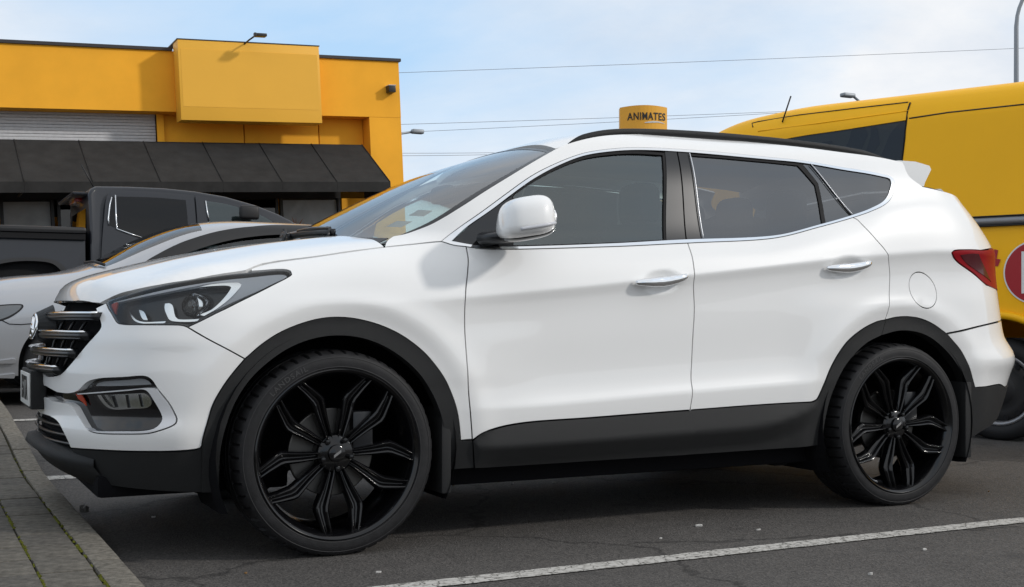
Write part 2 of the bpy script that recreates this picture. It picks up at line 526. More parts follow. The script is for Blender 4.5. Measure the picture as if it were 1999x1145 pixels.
ys = [-900, -60, -20, -8, -4, -2, -1, 0, 1, 1.4, 1.8, 2.2, 2.6, 3, 3.4, 3.8, 4.4, 5, 6, 7, 9, 13, 20, 40, 100, 900]
xs = [-900, -60, -20, -8, -4, -2, 0, 2, 4, 6, 8, 12, 20, 60, 900]
V = [(x, y, float(gz(y))) for y in ys for x in xs]; n = len(xs)
F = [(j * n + i, j * n + i + 1, (j + 1) * n + i + 1, (j + 1) * n + i) for j in range(len(ys) - 1) for i in range(n - 1)]
g = mesh('ground', V, F, 'asphalt', smooth=True); g['kind'] = 'structure'

def line_mat():
    m = bpy.data.materials.new('road_paint'); m.use_nodes = True; t = m.node_tree; b = t.nodes['Principled BSDF']; L = t.links.new
    tcn = t.nodes.new('ShaderNodeTexCoord')
    v = t.nodes.new('ShaderNodeTexVoronoi'); v.feature = 'DISTANCE_TO_EDGE'; v.inputs['Scale'].default_value = 16
    n = t.nodes.new('ShaderNodeTexNoise'); n.inputs['Scale'].default_value = 22; n.inputs['Detail'].default_value = 6
    vm = t.nodes.new('ShaderNodeVectorMath'); vm.operation = 'MULTIPLY_ADD'; vm.inputs[1].default_value = (.08, .08, .08)
    L(n.outputs['Color'], vm.inputs[0]); L(tcn.outputs['Object'], vm.inputs[2]); L(vm.outputs[0], v.inputs['Vector'])
    L(tcn.outputs['Object'], n.inputs['Vector'])
    r = t.nodes.new('ShaderNodeValToRGB'); r.color_ramp.elements[0].position = .012; r.color_ramp.elements[1].position = .05
    r.color_ramp.elements[0].color = (.10, .095, .085, 1); r.color_ramp.elements[1].color = (.47, .455, .425, 1); L(v.outputs['Distance'], r.inputs[0])
    n2 = t.nodes.new('ShaderNodeTexNoise'); n2.inputs['Scale'].default_value = 60; n2.inputs['Detail'].default_value = 5; L(tcn.outputs['Object'], n2.inputs['Vector'])
    r2 = t.nodes.new('ShaderNodeValToRGB'); r2.color_ramp.elements[0].position = .33; r2.color_ramp.elements[1].position = .50
    r2.color_ramp.elements[0].color = (.45, .44, .42, 1); r2.color_ramp.elements[1].color = (1, 1, 1, 1); L(n2.outputs['Fac'], r2.inputs[0])
    mx_ = t.nodes.new('ShaderNodeMix'); mx_.data_type = 'RGBA'; mx_.blend_type = 'MULTIPLY'; mx_.inputs[0].default_value = 1.0
    L(r.outputs[0], mx_.inputs[6]); L(r2.outputs[0], mx_.inputs[7]); L(mx_.outputs[2], b.inputs['Base Color']); b.inputs['Roughness'].default_value = .75
    MATS['road_paint'] = m
line_mat()
def painted_line(x0, x1, y0, w, seed):
    rnd = random.Random(seed); V, F = [], []
    n = int((x1 - x0) / .04)
    for i in range(n + 1):
        x = x0 + (x1 - x0) * i / n
        for s_ in (-1, 1):
            y = y0 + .017 * (x - x0) * 1.0 + s_ * (w / 2 + rnd.uniform(-.004, .003)); V.append((x, y, float(gz(y)) + .004))
        if i: F.append((i * 2 - 2, i * 2, i * 2 + 1, i * 2 - 1))
    o = mesh('parking_line', V, F, 'road_paint', g); return o
painted_line(-.70, 6.0, -1.525, .10, 1)
painted_line(-.80, 4.6, 3.80, .10, 2)
painted_line(-.80, 4.6, 1.62, .10, 5)

# paved kerb island at the front of the bays
mat('paver', (.110, .101, .086), rough=.9, spec=.25, bump=.8, bscale=160, var=.45, vscale=26, detail=8)
mat('paver_dark', (.094, .087, .076), rough=.9, spec=.25, bump=.8, bscale=160, var=.45, vscale=31, detail=8)
mat('kerb_concrete', (.145, .132, .110), rough=.9, spec=.25, bump=.9, bscale=220, var=.5, vscale=38, detail=9)
mat('joint_sand', (.028, .026, .020), rough=.95, spec=.1, col2=(.045, .042, .020), vscale=9, detail=6)
mat('moss', (.075, .080, .010), rough=.95, spec=.1, bump=1.0, bscale=120, var=.6, vscale=90)
XK, ZP = -.795, .10
def pz(y): return float(gz(y)) + ZP
V, F = [], []
yy = [-3.2, -2, -1, 0, 1] + [1 + .2 * k for k in range(1, 30)] + [7.5, 9]
for y in yy: V += [(-3.4, y, pz(y) - .010), (XK - .008, y, pz(y) - .010), (XK - .008, y, float(gz(y)) - .05)]
for j in range(len(yy) - 1):
    for i in range(2): F.append((j * 3 + i, j * 3 + i + 1, j * 3 + i + 4, j * 3 + i + 3))
pv = mesh('pavement', V, F, 'joint_sand'); pv['kind'] = 'structure'
bm = bmesh.new(); box_bm(bm, (-.0775, -.1175, -.05), (.0775, .1175, 0), .006); me_p = bpy.data.meshes.new('paver'); bm.to_mesh(me_p); bm.free(); me_p.shade_smooth(); me_p.set_sharp_from_angle(angle=R(40)); me_p.materials.append(MATS['paver'])
me_p2 = me_p.copy(); me_p2.materials.clear(); me_p2.materials.append(MATS['paver_dark'])
rnd = random.Random(4)
for c in range(5):
    for r_ in range(22):
        y = -2.35 + r_ * .24 + .0 * c
        o = bpy.data.objects.new('paver', me_p if rnd.random() < .6 else me_p2); COL.objects.link(o); o.parent = pv
        o.location = (XK - .100 - .080 - c * .161 + rnd.uniform(-.0015, .0015), y + rnd.uniform(-.002, .002), pz(y) + rnd.uniform(-.0025, .0015))
        o.rotation_euler = (rnd.uniform(-.006, .006) + math.atan((pz(y + .1) - pz(y - .1)) / .2), rnd.uniform(-.006, .006), rnd.uniform(-.006, .006))
y = -3.0
while y < 7.5:
    ln = .62
    bm = bmesh.new(); box_bm(bm, (-.046, -ln / 2 + .003, -.16), (.046, ln / 2 - .003, 0), .010)
    o = bm_obj('kerb_stone', bm, 'kerb_concrete', pv, smooth=True, angle=40)
    yc = y + ln / 2; o.location = (XK - .047 + rnd.uniform(-.002, .002), yc, pz(yc) + .002); o.rotation_euler = (math.atan((pz(yc + .3) - pz(yc - .3)) / .6), 0, 0)
    y += ln
# moss in the joints
V, F = [], []
for xj, dens in ((XK - .0985, 60), (XK - .0985 - .161, 90), (XK - .0985 - .322, 40)):
    for k in range(dens):
        y = rnd.uniform(-2.3, 2.4) if rnd.random() < .25 else rnd.gauss((-.85, -1.45, -.2)[k % 3], .13)
        a = rnd.uniform(.004, .011); b_ = rnd.uniform(.008, .025); h = rnd.uniform(.001, .005); x = xj + rnd.uniform(-.003, .003); z = pz(y) - .004
        i0 = len(V)
        for q in range(6):
            t = q * math.pi / 3; V.append((x + a * math.cos(t) * rnd.uniform(.7, 1.2), y + b_ * math.sin(t), z))
        V.append((x, y, z + .004 + h))
        F += [(i0 + q, i0 + (q + 1) % 6, i0 + 6) for q in range(6)]
ms = mesh('joint_moss', V, F, 'moss', pv, smooth=True); ms['kind'] = 'stuff'

# litter on the asphalt
mat('scrap_paper', (.42, .41, .39), rough=.8, var=.2, vscale=60)
mat('stone_grey', (.16, .155, .145), rough=.9, var=.4, vscale=80, bump=.5, bscale=90)
mat('dry_leaf', (.16, .09, .035), rough=.9, var=.4, vscale=80)
def scrap(px, py, w_, h_, m_, label, cat='litter', seed=0, hh=.004):
    c = at_z(px, py, 0.0); c[2] = float(gz(c[1])); c = at_z(px, py, c[2]); r3 = random.Random(seed); n = 9; V = []
    for k in range(n):
        t = 2 * math.pi * k / n; V.append((c[0] + w_ * math.cos(t) * r3.uniform(.6, 1.1), c[1] + h_ * math.sin(t) * r3.uniform(.6, 1.1), c[2] + .005 + r3.uniform(0, hh)))
    V.append((c[0], c[1], c[2] + .005 + hh))
    V += [(v[0], v[1], c[2] + .001) for v in V[:n]]
    F = [(k, (k + 1) % n, n) for k in range(n)] + [(n + 1 + k, n + 1 + (k + 1) % n, (k + 1) % n, k) for k in range(n)]
    o = mesh('litter_scrap' if cat == 'litter' else cat, V, F, m_, smooth=False); tag(o, label, cat)
    return o
scrap(1365, 1027, .022, .012, 'scrap_paper', 'white paper scrap on the asphalt between the suv wheels and the painted line', seed=1)
scrap(1805, 1074, .010, .006, 'scrap_paper', 'tiny white scrap on the asphalt below the painted line at right', seed=2)
scrap(1700, 1122, .012, .006, 'scrap_paper', 'tiny pale scrap at the bottom right of the asphalt', seed=3)
scrap(165, 998, .022, .025, 'stone_grey', 'grey stone lying in the gutter beside the kerb', 'stone', 4, .028)
for k, (px, py) in enumerate([(885, 948), (898, 940), (1000, 944), (1012, 968), (1082, 942), (935, 977), (960, 912), (1130, 1040), (1290, 1052), (820, 1100), (1480, 1035), (1590, 1085), (480, 1120), (640, 1115), (300, 1010), (1230, 1098), (740, 1118), (1880, 1000), (1930, 960)][::2]):
    o = scrap(px, py, .006 + .003 * (k % 3), .004, 'dry_leaf' if k % 3 == 0 else 'scrap_paper', 'small pale fleck of debris scattered on the asphalt around the suv', seed=10 + k, hh=.002); o['group'] = 'debris flecks on the asphalt'
# =================================================================== SHOP
mat('orange_render', (.93, .435, .036), rough=.8, spec=.2, bump=.15, bscale=60, var=.07, vscale=1.6, detail=8)
mat('sign_yellow', (.86, .45, .045), rough=.5, spec=.4, var=.02, vscale=2)
mat('coping_metal', (.035, .03, .032), rough=.45, spec=.5)
mat('awning_cloth', (.032, .031, .030), rough=.9, spec=.15, bump=.25, bscale=500, var=.18, vscale=5)
mat('shutter_steel', (.52, .52, .53), rough=.5, metal=.0, var=.08, vscale=20)
mat('dark_recess', (.015, .014, .013), rough=.8)
mat('shop_frame', (.02, .02, .021), rough=.4)
glass('shop_glass', (.10, .11, .11), 1.55)
mat('poster_pale', (.30, .31, .31), rough=.6, col2=(.45, .46, .46), vscale=3, detail=6)
mat('poster_orange', (.33, .11, .03), rough=.6, var=.4, vscale=14)
mat('poster_brown', (.08, .05, .025), rough=.6, col2=(.02, .017, .012), vscale=5, detail=7)
mat('paper_white', (.6, .6, .58), rough=.7)
B_T = R(-2.75)
shop = empty('shop_building', (0, 12.0, 0), (0, B_T, 0))
tag(shop, 'orange single-storey shop with charcoal awning and blank yellow sign panel', 'building')
def sb(name, lo, hi, m, parent=shop, bevel=0.0):
    return box(name, lo, hi, m, parent, bevel, keep=False)
XR, XL = 5.43, -9.0
# walls: fascia band, right pier, recess back wall, side and rear
sb('fascia_wall', (XL, 0, 3.60), (XR, .32, 4.43), 'orange_render')
sb('corner_pier', (4.93, .002, -.3), (XR - .002, .34, 3.597), 'orange_render')
sb('side_wall', (XR - .34, .345, -.3), (XR - .004, 9.0, 4.41), 'orange_render')
sb('rear_wall', (XL, 8.8, -.3), (XR - .35, 9.0, 4.3), 'orange_render')
sb('roof_slab', (XL, .33, 4.10), (XR - .35, 8.79, 4.18), 'coping_metal')
for x0, x1 in ((2.0, 3.125), (3.14, 4.235), (4.25, 4.925)):
    sb('wall_panel', (x0, .30, 2.95), (x1, .36, 3.60), 'orange_render', bevel=.006)
sb('shop_header', (-4.0, .27, 2.425), (4.525, .36, 2.945), 'dark_recess')
sb('wall_post', (1.90, .22, 2.4), (1.995, .265, 3.597), 'orange_render', bevel=.004)
sb('coping', (XL, -.03, 4.432), (2.11, .36, 4.475), 'coping_metal')
sb('coping', (4.10, -.03, 4.432), (XR + .03, .36, 4.475), 'coping_metal')
# sign box standing proud of the fascia
sign = sb('sign_panel', (2.115, -.36, 3.437), (4.088, -.05, 4.52), 'sign_yellow', bevel=.004)
sb('sign_capping', (2.105, -.365, 4.5215), (4.098, .30, 4.535), 'coping_metal', sign)
sb('sign_back_box', (2.14, -.049, 3.47), (4.07, -.003, 4.50), 'orange_render', sign)
sb('sign_face', (2.15, -.3625, 3.62), (4.055, -.358, 4.40), 'sign_yellow', sign)
# floodlight over the sign
fa = sb('floodlight', (3.10, -.72, 4.548), (3.25, -.60, 4.588), 'shop_frame', bevel=.01)
tube('floodlight_arm', [(3.02, -.34, 4.50), (3.06, -.48, 4.535), (3.12, -.64, 4.575)], .012, 'shop_frame', fa, keep=False)
sb('floodlight_bracket', (3.09, -.66, 4.55), (3.12, -.60, 4.605), 'shop_frame', fa, bevel=.004)
wl = sb('wall_light', (5.21, -.13, 3.955), (5.32, -.002, 4.05), 'shop_frame', bevel=.008)
sb('wall_light_hood', (5.205, -.135, 4.052), (5.325, -.0, 4.062), 'shutter_steel', wl)
# roller shutter
zz = 3.18
while zz < 3.60:
    sb('shutter_slat', (XL, .30 + .004 * (int(zz * 1000) % 3), zz), (1.895, .33, zz + .040), 'shutter_steel', bevel=.006); zz += .043
sb('shutter_backing', (XL, .332, 2.2), (1.895, .36, 3.6), 'dark_recess')
# awning: sloping cloth panels, seams, valance
seams = [(-7.4 + .82 * k) for k in range(15)]
seams = [s_ for s_ in seams if s_ < -.1] + [.03, .83, 1.665, 2.46, 3.256, 4.02, 4.79]
aw = empty('awning'); aw.parent = shop
for a, b_ in zip(seams[:-1], seams[1:]):
    fl = lambda x, k: x - .045 * k * 1.0
    V, F = [], []
    nx, nz = 6, 6
    for i in range(nx + 1):
        for j in range(nz + 1):
            u = i / nx; v_ = j / nz
            x = a + .0005 + (b_ - a - .001) * u
            sag = .018 * math.sin(math.pi * u) * math.sin(math.pi * v_)
            V.append((x, -.01 - 1.09 * v_, 3.185 - .655 * v_ - sag))
    m1 = nz + 1
    F = [(i * m1 + j, i * m1 + j + 1, (i + 1) * m1 + j + 1, (i + 1) * m1 + j) for i in range(nx) for j in range(nz)]
    mesh('awning_cloth', V, F, 'awning_cloth', aw, smooth=True, keep=False)
    sb('awning_valance', (a + .001, -1.108, 2.395), (b_ - .001, -1.094, 2.530), 'awning_cloth', aw)
    tube('awning_seam', [(b_, -.012, 3.190), (b_, -1.10, 2.536)], .006, 'awning_cloth', aw, seg=6, keep=False)
mesh('awning_end', [(4.795, 0, 3.18), (4.795, -1.10, 2.53), (4.795, -1.10, 2.40), (4.795, 0, 2.40)], [(0, 1, 2, 3)], 'awning_cloth', aw, keep=False)
for k in range(0, len(seams), 3):
    tube('awning_frame', [(seams[k] + .02, -.02, 2.45), (seams[k] + .02, -1.07, 2.45)], .015, 'shop_frame', aw, keep=False)
# shop front under the awning
for x0, x1, m_, nm in ((-4.0, -1.9, 'poster_brown', 'window_display'), (-1.8, -.95, 'poster_pale', 'window_display'), (-.16, .50, 'poster_pale', 'window_display'), (.55, 1.85, 'poster_brown', 'window_display'), (2.0, 3.56, 'poster_brown', 'window_display'), (3.60, 4.50, 'poster_pale', 'window_poster')):
    wdw = sb('shop_window', (x0, .30, .3), (x1, .312, 2.42), 'shop_frame')
    sb(nm, (x0 + .04, .292, .35), (x1 - .04, .298, 2.40), m_, wdw)
    sb('shop_window_pane', (x0 + .03, .26, .34), (x1 - .03, .266, 2.41), 'shop_glass' if m_ != 'poster_pale' else MATS['lamp_glass'] if 'lamp_glass' in MATS else 'shop_glass', wdw) if m_ != 'poster_pale' else None
    for xm in (x0 + .015, x1 - .015): sb('window_mullion', (xm - .02, .24, .3), (xm + .02, .30, 2.42), 'shop_frame', wdw)
sb('notice_paper', (-.02, .28, 1.94), (.10, .286, 2.06), 'paper_white')
sb('shop_wall_strip', (-.90, .0, -.3), (-.22, .30, 2.42), 'orange_render')  # unseen orange pier, added for its reflection in the pickup cab's rear
sb('shop_wall_strip', (4.53, .25, -.3), (4.925, .34, 2.42), 'orange_render')
# orange leaves printed on the poster
for cx, cz, r_, n_ in ((3.83, 2.08, .17, 9), (4.47, 2.10, .12, 7)):
    V, F = [(cx, .288, cz - .1)], []
    for k in range(n_):
        a = R(20 + 140 * k / (n_ - 1)); rr = r_ * (.8 + .4 * ((k * 7) % 3) / 2)
        i0 = len(V); V += [(cx + rr * .4 * math.cos(a - .12), .288, cz - .1 + rr * .4 * math.sin(a - .12)), (cx + rr * math.cos(a), .288, cz - .1 + rr * math.sin(a)), (cx + rr * .4 * math.cos(a + .12), .288, cz - .1 + rr * .4 * math.sin(a + .12))]
        F.append((0, i0, i0 + 1, i0 + 2))
    mesh('poster_plant', V, F, 'poster_orange', shop, keep=False)

# =================================================================== PYLON SIGN, LAMPS, WIRES
mat('pylon_yellow', (.80, .40, .04), rough=.45, spec=.4)
mat('galvanised', (.28, .30, .32), rough=.5, metal=.5)
mat('cable_grey', (.20, .21, .23), rough=.7)
pc_ = at_y(1256, 230, 25.0)
pyl = empty('pylon_sign', (float(pc_[0]), 25.0, float(gz(25))), (0, 0, -TH))
tag(pyl, 'yellow roadside sign lettered ANIMATES showing above the white suv roof', 'sign')
sc_ = 1.0 / FPX * ((pc_ - CAM) @ np.array([ST, CT, 0]))       # metres per photo pixel there
W2 = 46 * sc_; ztop = float(pc_[2]) + 22 * sc_ - .22
V, F = [], []
for i in range(13):
    u = -1 + 2 * i / 12
    for z in (ztop - 3.2, ztop - .03 * (u * u)): 
        V += [(W2 * u, -.30 * (1 - u * u * .9), z), (W2 * u, .30, z)]
for i in range(12):
    a = i * 4; b_ = a + 4
    F += [(a, b_, b_ + 2, a + 2), (a + 1, a + 3, b_ + 3, b_ + 1), (a + 2, b_ + 2, b_ + 3, a + 3), (a, a + 1, b_ + 1, b_)]
F += [(0, 2, 3, 1), (48, 49, 51, 50)]
pb = mesh('sign_cabinet', V, F, 'pylon_yellow', pyl, keep=False)
box('sign_pole', (-.16, -.1, 0), (.16, .2, ztop - 3.2), 'galvanised', pyl, keep=False)
mat('letter_dark', (.02, .018, .015), rough=.5)
def wrap_on(me, y_of):
    for v in me.vertices: v.co = (v.co.x, y_of(v.co.x) - v.co.z, v.co.y)
me = text_mesh('ANIMATES', 20 * sc_, .01, .34 * sc_, 1.0, 1.12)
xs_ = [v.co.x for v in me.vertices]; k = 75 * sc_ / (max(xs_) - min(xs_))
for v in me.vertices: v.co.x = v.co.x * k + 5 * sc_
wrap_on(me, lambda x: -.30 * (1 - (x / W2)**2 * .9) - .004)
lt = link('sign_lettering', me, 'letter_dark', pyl, keep=False); lt.location = (0, 0, ztop - 22 * sc_)
pts = [(x, -.9 - 4.5 * math.sin(math.pi * (x + 0) / 44) * 0 + q) for x, q in ((3, -11), (10, -9.2), (20, -8), (30, -8), (38, -9.5), (44, -11.5))]
V, F = [], []
for k, (x, z) in enumerate(pts):
    w_ = (1.0, 2.6, 3.0, 2.2, 1.4, .3)[k]
    yb_ = -.30 * (1 - ((x - 3) * sc_ / W2)**2 * .9) - .012
    V += [((x - 3) * sc_, yb_, (z - w_) * sc_), ((x - 3) * sc_, yb_, (z + .3) * sc_)]
F = [(2 * k, 2 * k + 2, 2 * k + 3, 2 * k + 1) for k in range(5)]
sw_ = mesh('sign_swoosh', V, F, 'paper_white', pyl, keep=False); sw_.location = (0, 0, ztop - 22 * sc_)

def lamp_post(px, pyb, y, htop, reach, side, label, head=True, rad=.09):
    b = at_y(px, pyb, y); gzv = float(gz(y)); e = empty('street_lamp', (float(b[0]), y, gzv), (0, 0, -TH)); tag(e, label, 'street lamp', 'street lamps')
    pth = [(0, 0, 0), (0, 0, htop * .55), (0, 0, htop - 1.6)] + [(side * reach * (1 - math.cos(t)) * .9, 0, htop - 1.6 + 1.6 * math.sin(t)) for t in np.linspace(.2, 1.35, 9)]
    pth.append((side * reach * 1.25, 0, htop + .12))
    tube('pole', pth, [rad, rad * .85, rad * .7] + [rad * .6] * 10, 'galvanised', e, seg=12, keep=False)
    if head:
        x = side * reach * 1.25; bm = bmesh.new(); box_bm(bm, (min(x, x + side * .7), -.12, htop + .05), (max(x, x + side * .7), .12, htop + .20), .05); bm_obj('lamp_head', bm, 'galvanised', e, smooth=True, keep=False)
    return e
lamp_post(1984, 157, 20.0, 10.6, 1.6, 1, 'tall grey curved street lamp rising behind the yellow van at the right edge')
b = at_y(1700, 205, 30.0); a = at_y(1662, 187, 30.0)
e = empty('street_lamp', (float(b[0]), 30.0, .22), (0, 0, 0)); tag(e, 'small street lamp head showing just above the yellow van roof', 'street lamp', 'street lamps')
hh = float(a[2]) - .22; dx = float(a[0] - b[0])
tube('pole', [(.6, 0, 0), (.6, 0, hh - 1.2), (.45, 0, hh - .75), (dx * .5, 0, hh - .22), (dx * .9, 0, hh)], [.08, .06, .05, .05, .05], 'galvanised', e, keep=False)
bm = bmesh.new(); box_bm(bm, (dx - .45, -.14, hh - .07), (dx + .10, .14, hh + .09), .06); bm_obj('lamp_head', bm, 'galvanised', e, smooth=True, keep=False)
b = at_y(779, 268, 36.0); a = at_y(806, 257, 36.0)
e = empty('street_lamp', (float(b[0]) - 1.0, 36.0, .22), (0, 0, 0)); tag(e, 'far street lamp head peeping past the corner of the orange shop', 'street lamp', 'street lamps')
hh = float(a[2]) - .22; dx = float(a[0] - b[0]) + 1.0
tube('pole', [(0, 0, 0), (0, 0, hh - 1.4), (.25, 0, hh - .55), (dx * .6, 0, hh - .12), (dx, 0, hh)], [.09, .07, .05, .045, .04], 'galvanised', e, keep=False)
bm = bmesh.new(); box_bm(bm, (dx - .05, -.13, hh - .06), (dx + .40, .13, hh + .10), .05); bm_obj('lamp_head', bm, 'galvanised', e, smooth=True, keep=False)
def wire(p0, p1, y0, y1, r_, label, sag=.25):
    a = at_y(*p0, y0); b = at_y(*p1, y1); d = b - a
    a2 = a - d * 1.2; b2 = b + d * .6
    pth = [a2 + (b2 - a2) * t + np.array([0, 0, sag * ((2 * t - 1)**2 - .45)]) for t in np.linspace(0, 1, 25)]
    o = tube('overhead_cable', pth, r_, 'cable_grey', seg=6); tag(o, label, 'cable', 'overhead power cables')
wire((785, 136), (1999, 92), 40, 34, .009, 'topmost overhead power cable crossing the sky above the sign')
wire((785, 237), (1700, 209), 40, 36, .009, 'power cable passing behind the top of the yellow sign')
wire((785, 253), (1600, 214), 44, 36, .009, 'power cable passing behind the middle of the yellow sign')
wire((785, 297.5), (950, 297.5), 40, 40, .009, 'upper of two low power cables beside the shop corner', .05)
wire((785, 302.5), (940, 301.5), 40, 40, .009, 'lower of two low power cables beside the shop corner', .05)

# =================================================================== TREES BEYOND THE CAR PARK
mat('leaf_green', (.045, .065, .022), rough=.7, var=.5, vscale=.7)
mat('palm_green', (.050, .070, .026), rough=.6, var=.4, vscale=.9)
mat('bark', (.09, .07, .05), rough=.9, var=.4, vscale=6)
def bushy(x, y, h, wd, seed, label):
    r3 = random.Random(seed); e = empty('tree', (x, y, .22)); tag(e, label, 'tree', 'trees beyond the car park')
    V, F = tube_vf([(0, 0, 0), (.1, 0, h * .3), (0, .1, h * .62)], [h * .035, h * .026, h * .010], 8)
    for k in range(5):
        a = k * 1.3 + seed; v2, f2 = tube_vf([(.08, 0, h * (.28 + .05 * k)), (wd * .3 * math.cos(a), wd * .3 * math.sin(a), h * (.48 + .06 * k))], [h * .014, h * .005], 6)
        F += [tuple(i + len(V) for i in f) for f in f2]; V += v2
    mesh('trunk', V, F, 'bark', e, smooth=True, keep=False)
    cl = [(r3.gauss(0, wd * .24), r3.gauss(0, wd * .24), h * (.45 + .5 * r3.random()), wd * r3.uniform(.10, .22)) for k in range(34)]
    V, F = [], []
    for c in cl:
        for k in range(150):
            d = np.array([r3.gauss(0, 1), r3.gauss(0, 1), r3.gauss(0, .8)]); d /= np.linalg.norm(d); p_ = np.array(c[:3]) + d * c[3] * r3.uniform(.55, 1.1)
            u_ = np.array([r3.gauss(0, 1), r3.gauss(0, 1), r3.gauss(0, 1)]); u_ /= np.linalg.norm(u_); w_ = np.cross(u_, d); s_ = h * r3.uniform(.026, .048)
            i0 = len(V); V += [p_ - u_ * s_, p_ + w_ * s_ * .6, p_ + u_ * s_, p_ - w_ * s_ * .6]; F.append((i0, i0 + 1, i0 + 2, i0 + 3))
    mesh('crown', V, F, 'leaf_green', e, keep=False)
def palm(x, y, h, seed, label):
    r3 = random.Random(seed); e = empty('palm_tree', (x, y, .22)); tag(e, label, 'palm tree', 'trees beyond the car park')
    tube('trunk', [(0, 0, 0), (.1, 0, h * .5), (.15, 0, h)], [.28, .2, .18], 'bark', e, keep=False)
    V, F = [], []
    for k in range(26):
        a = k * 2.4; el = R(75 - 110 * (k / 26)); L_ = 2.6
        pts = []
        for t in np.linspace(0, 1, 9):
            q = el - 1.1 * t; pts.append(np.array([.15 + L_ * t * math.cos(el - .5 * t) * math.cos(a), L_ * t * math.cos(el - .5 * t) * math.sin(a), h + L_ * t * math.sin(el - .7 * t)]))
        sd_ = np.array([-math.sin(a), math.cos(a), 0])
        for i in range(8):
            for s_ in (-1, 1):
                for f_ in (0, .5):
                    b0 = pts[i] + (pts[i + 1] - pts[i]) * f_; w_ = .55 * math.sin(math.pi * min(1, (i + f_ + 1.2) / 9))
                    i0 = len(V); V += [b0, b0 + (pts[i + 1] - pts[i]) * .28, b0 + sd_ * s_ * w_ + (pts[i + 1] - pts[i]) * .8 + np.array([0, 0, -w_ * .5])]; F.append((i0, i0 + 1, i0 + 2))
    mesh('fronds', V, F, 'palm_green', e, keep=False)
for px, top, dist, kind, lb in ((1232, 395, 58, 'p', 'palm tree glimpsed through the front door window of the white suv'), (1165, 445, 62, 'b', 'leafy tree glimpsed left of the palm through the suv window'), (1285, 430, 60, 'b', 'leafy tree glimpsed right of the palm through the suv window'), (1420, 425, 66, 'b', 'leafy tree glimpsed through the rear door window of the suv'), (1100, 450, 70, 'b', 'low leafy tree glimpsed beside the near headrest through the suv glass')):
    p_ = at_Z(px, top, dist); h_ = float(p_[2]) - .22
    if kind == 'p': palm(float(p_[0]), float(p_[1]), h_ - 1.2, 3, lb)
    else: bushy(float(p_[0]), float(p_[1]), h_, h_ * 1.25, int(px) % 17, lb)
# =================================================================== OTHER VEHICLES
mat('silver_paint', (.43, .44, .46), rough=.33, metal=.5, coat=1.0, coat_rough=.03)
mat('navy_paint', (.008, .0105, .016), rough=.45, coat=.45, coat_rough=.03, spec=.4)
mat('bg_tyre', (.012, .012, .013), rough=.75)
mat('bg_black', (.012, .012, .013), rough=.5)
mat('bg_dark', (.005, .005, .006), rough=.9)
mat('bg_steel', (.25, .25, .26), rough=.4, metal=.8)
mat('bg_chrome', (.8, .81, .82), rough=.1, metal=1.0)
mat('bg_red', (.35, .015, .01), rough=.2, coat=.6)
glass('bg_glass', (.50, .60, .59), 1.7)
glass('bg_glass_dark', (.03, .032, .034), 1.45)
glass('bg_windscreen', (.60, .74, .72), 2.0)
mat('van_yellow', (.98, .50, .008), rough=.5, coat=.08, coat_rough=.1, spec=.25, var=.03, vscale=1.5)
glass('van_glass', (.55, .57, .58), 1.4)
mat('van_red', (.36, .012, .02), rough=.4)
mat('van_white', (.75, .75, .74), rough=.4)
mat('van_decal_blue', (.012, .020, .045), rough=.35)
mat('van_decal_grey', (.07, .08, .085), rough=.35)

def bg_wheel(parent, x, yc, zc, r_, rim, w_, out, axis=(0, 1, 0), nsp=7, steel=False):
    """wheel with its outer face towards -y (out=-1) or +y; given in world coordinates; axis = inward horizontal direction"""
    ax = np.array(axis, float); ax /= np.linalg.norm(ax); fw = np.array([-ax[1], ax[0], 0.0]); c = np.array([x, yc, zc]); up = np.array([0, 0, 1.0])
    def lat(prof, seg, nm, m_, par):
        V, F = [], []; n = len(prof)
        for k in range(seg):
            t = 2 * math.pi * k / seg
            for rr, d in prof: V.append(c + ax * d + fw * rr * math.cos(t) + up * rr * math.sin(t))
        for k in range(seg):
            for i in range(n - 1): F.append((k * n + i, ((k + 1) % seg) * n + i, ((k + 1) % seg) * n + i + 1, k * n + i + 1))
        return mesh(nm, V, F, m_, par, smooth=True)
    wh = lat([(rim, .0), (rim - .012, -.006), (rim - .03, .02), (rim - .04, w_ * .8)], 40, 'wheel', 'bg_steel', parent)
    lat([(rim - .005, .01), (rim + .02, -.012), ((rim + r_) / 2, -.016), (r_ - .02, .0), (r_, .03), (r_, w_ - .03), (r_ - .03, w_)], 48, 'tyre', 'bg_tyre', wh)
    lat([(.0, .02), (rim * .3, .015), (rim * .42, .03)], 24, 'hub', 'bg_black' if steel else 'bg_steel', wh)
    lat([(.0, w_ * .55), (rim * .98, w_ * .55)], 24, 'wheel_back', 'bg_dark', wh)
    if steel:
        lat([(rim * .4, .03), (rim * .62, .045), (rim * .80, .03), (rim * .9, .05)], 40, 'wheel_disc', 'bg_black', wh)
        for k in range(14):
            t = 2 * math.pi * k / 14; cc = c + ax * .024 + fw * rim * .80 * math.cos(t) + up * rim * .80 * math.sin(t)
            V, F = tube_vf([cc, cc - ax * .006], .019, 12); mesh('vent_hole', V, F, 'bg_dark', wh)
    else:
        for k in range(nsp):
            t = 2 * math.pi * k / nsp; d = fw * math.cos(t) + up * math.sin(t)
            V, F = tube_vf([c + ax * .02 + d * rim * .25, c + ax * .012 + d * rim * .65, c + ax * .012 + d * rim * .95], [(.028, .012), (.022, .012), (.02, .01)], 8, up=ax); mesh('spoke', V, F, 'bg_steel', wh, smooth=True)
    return wh

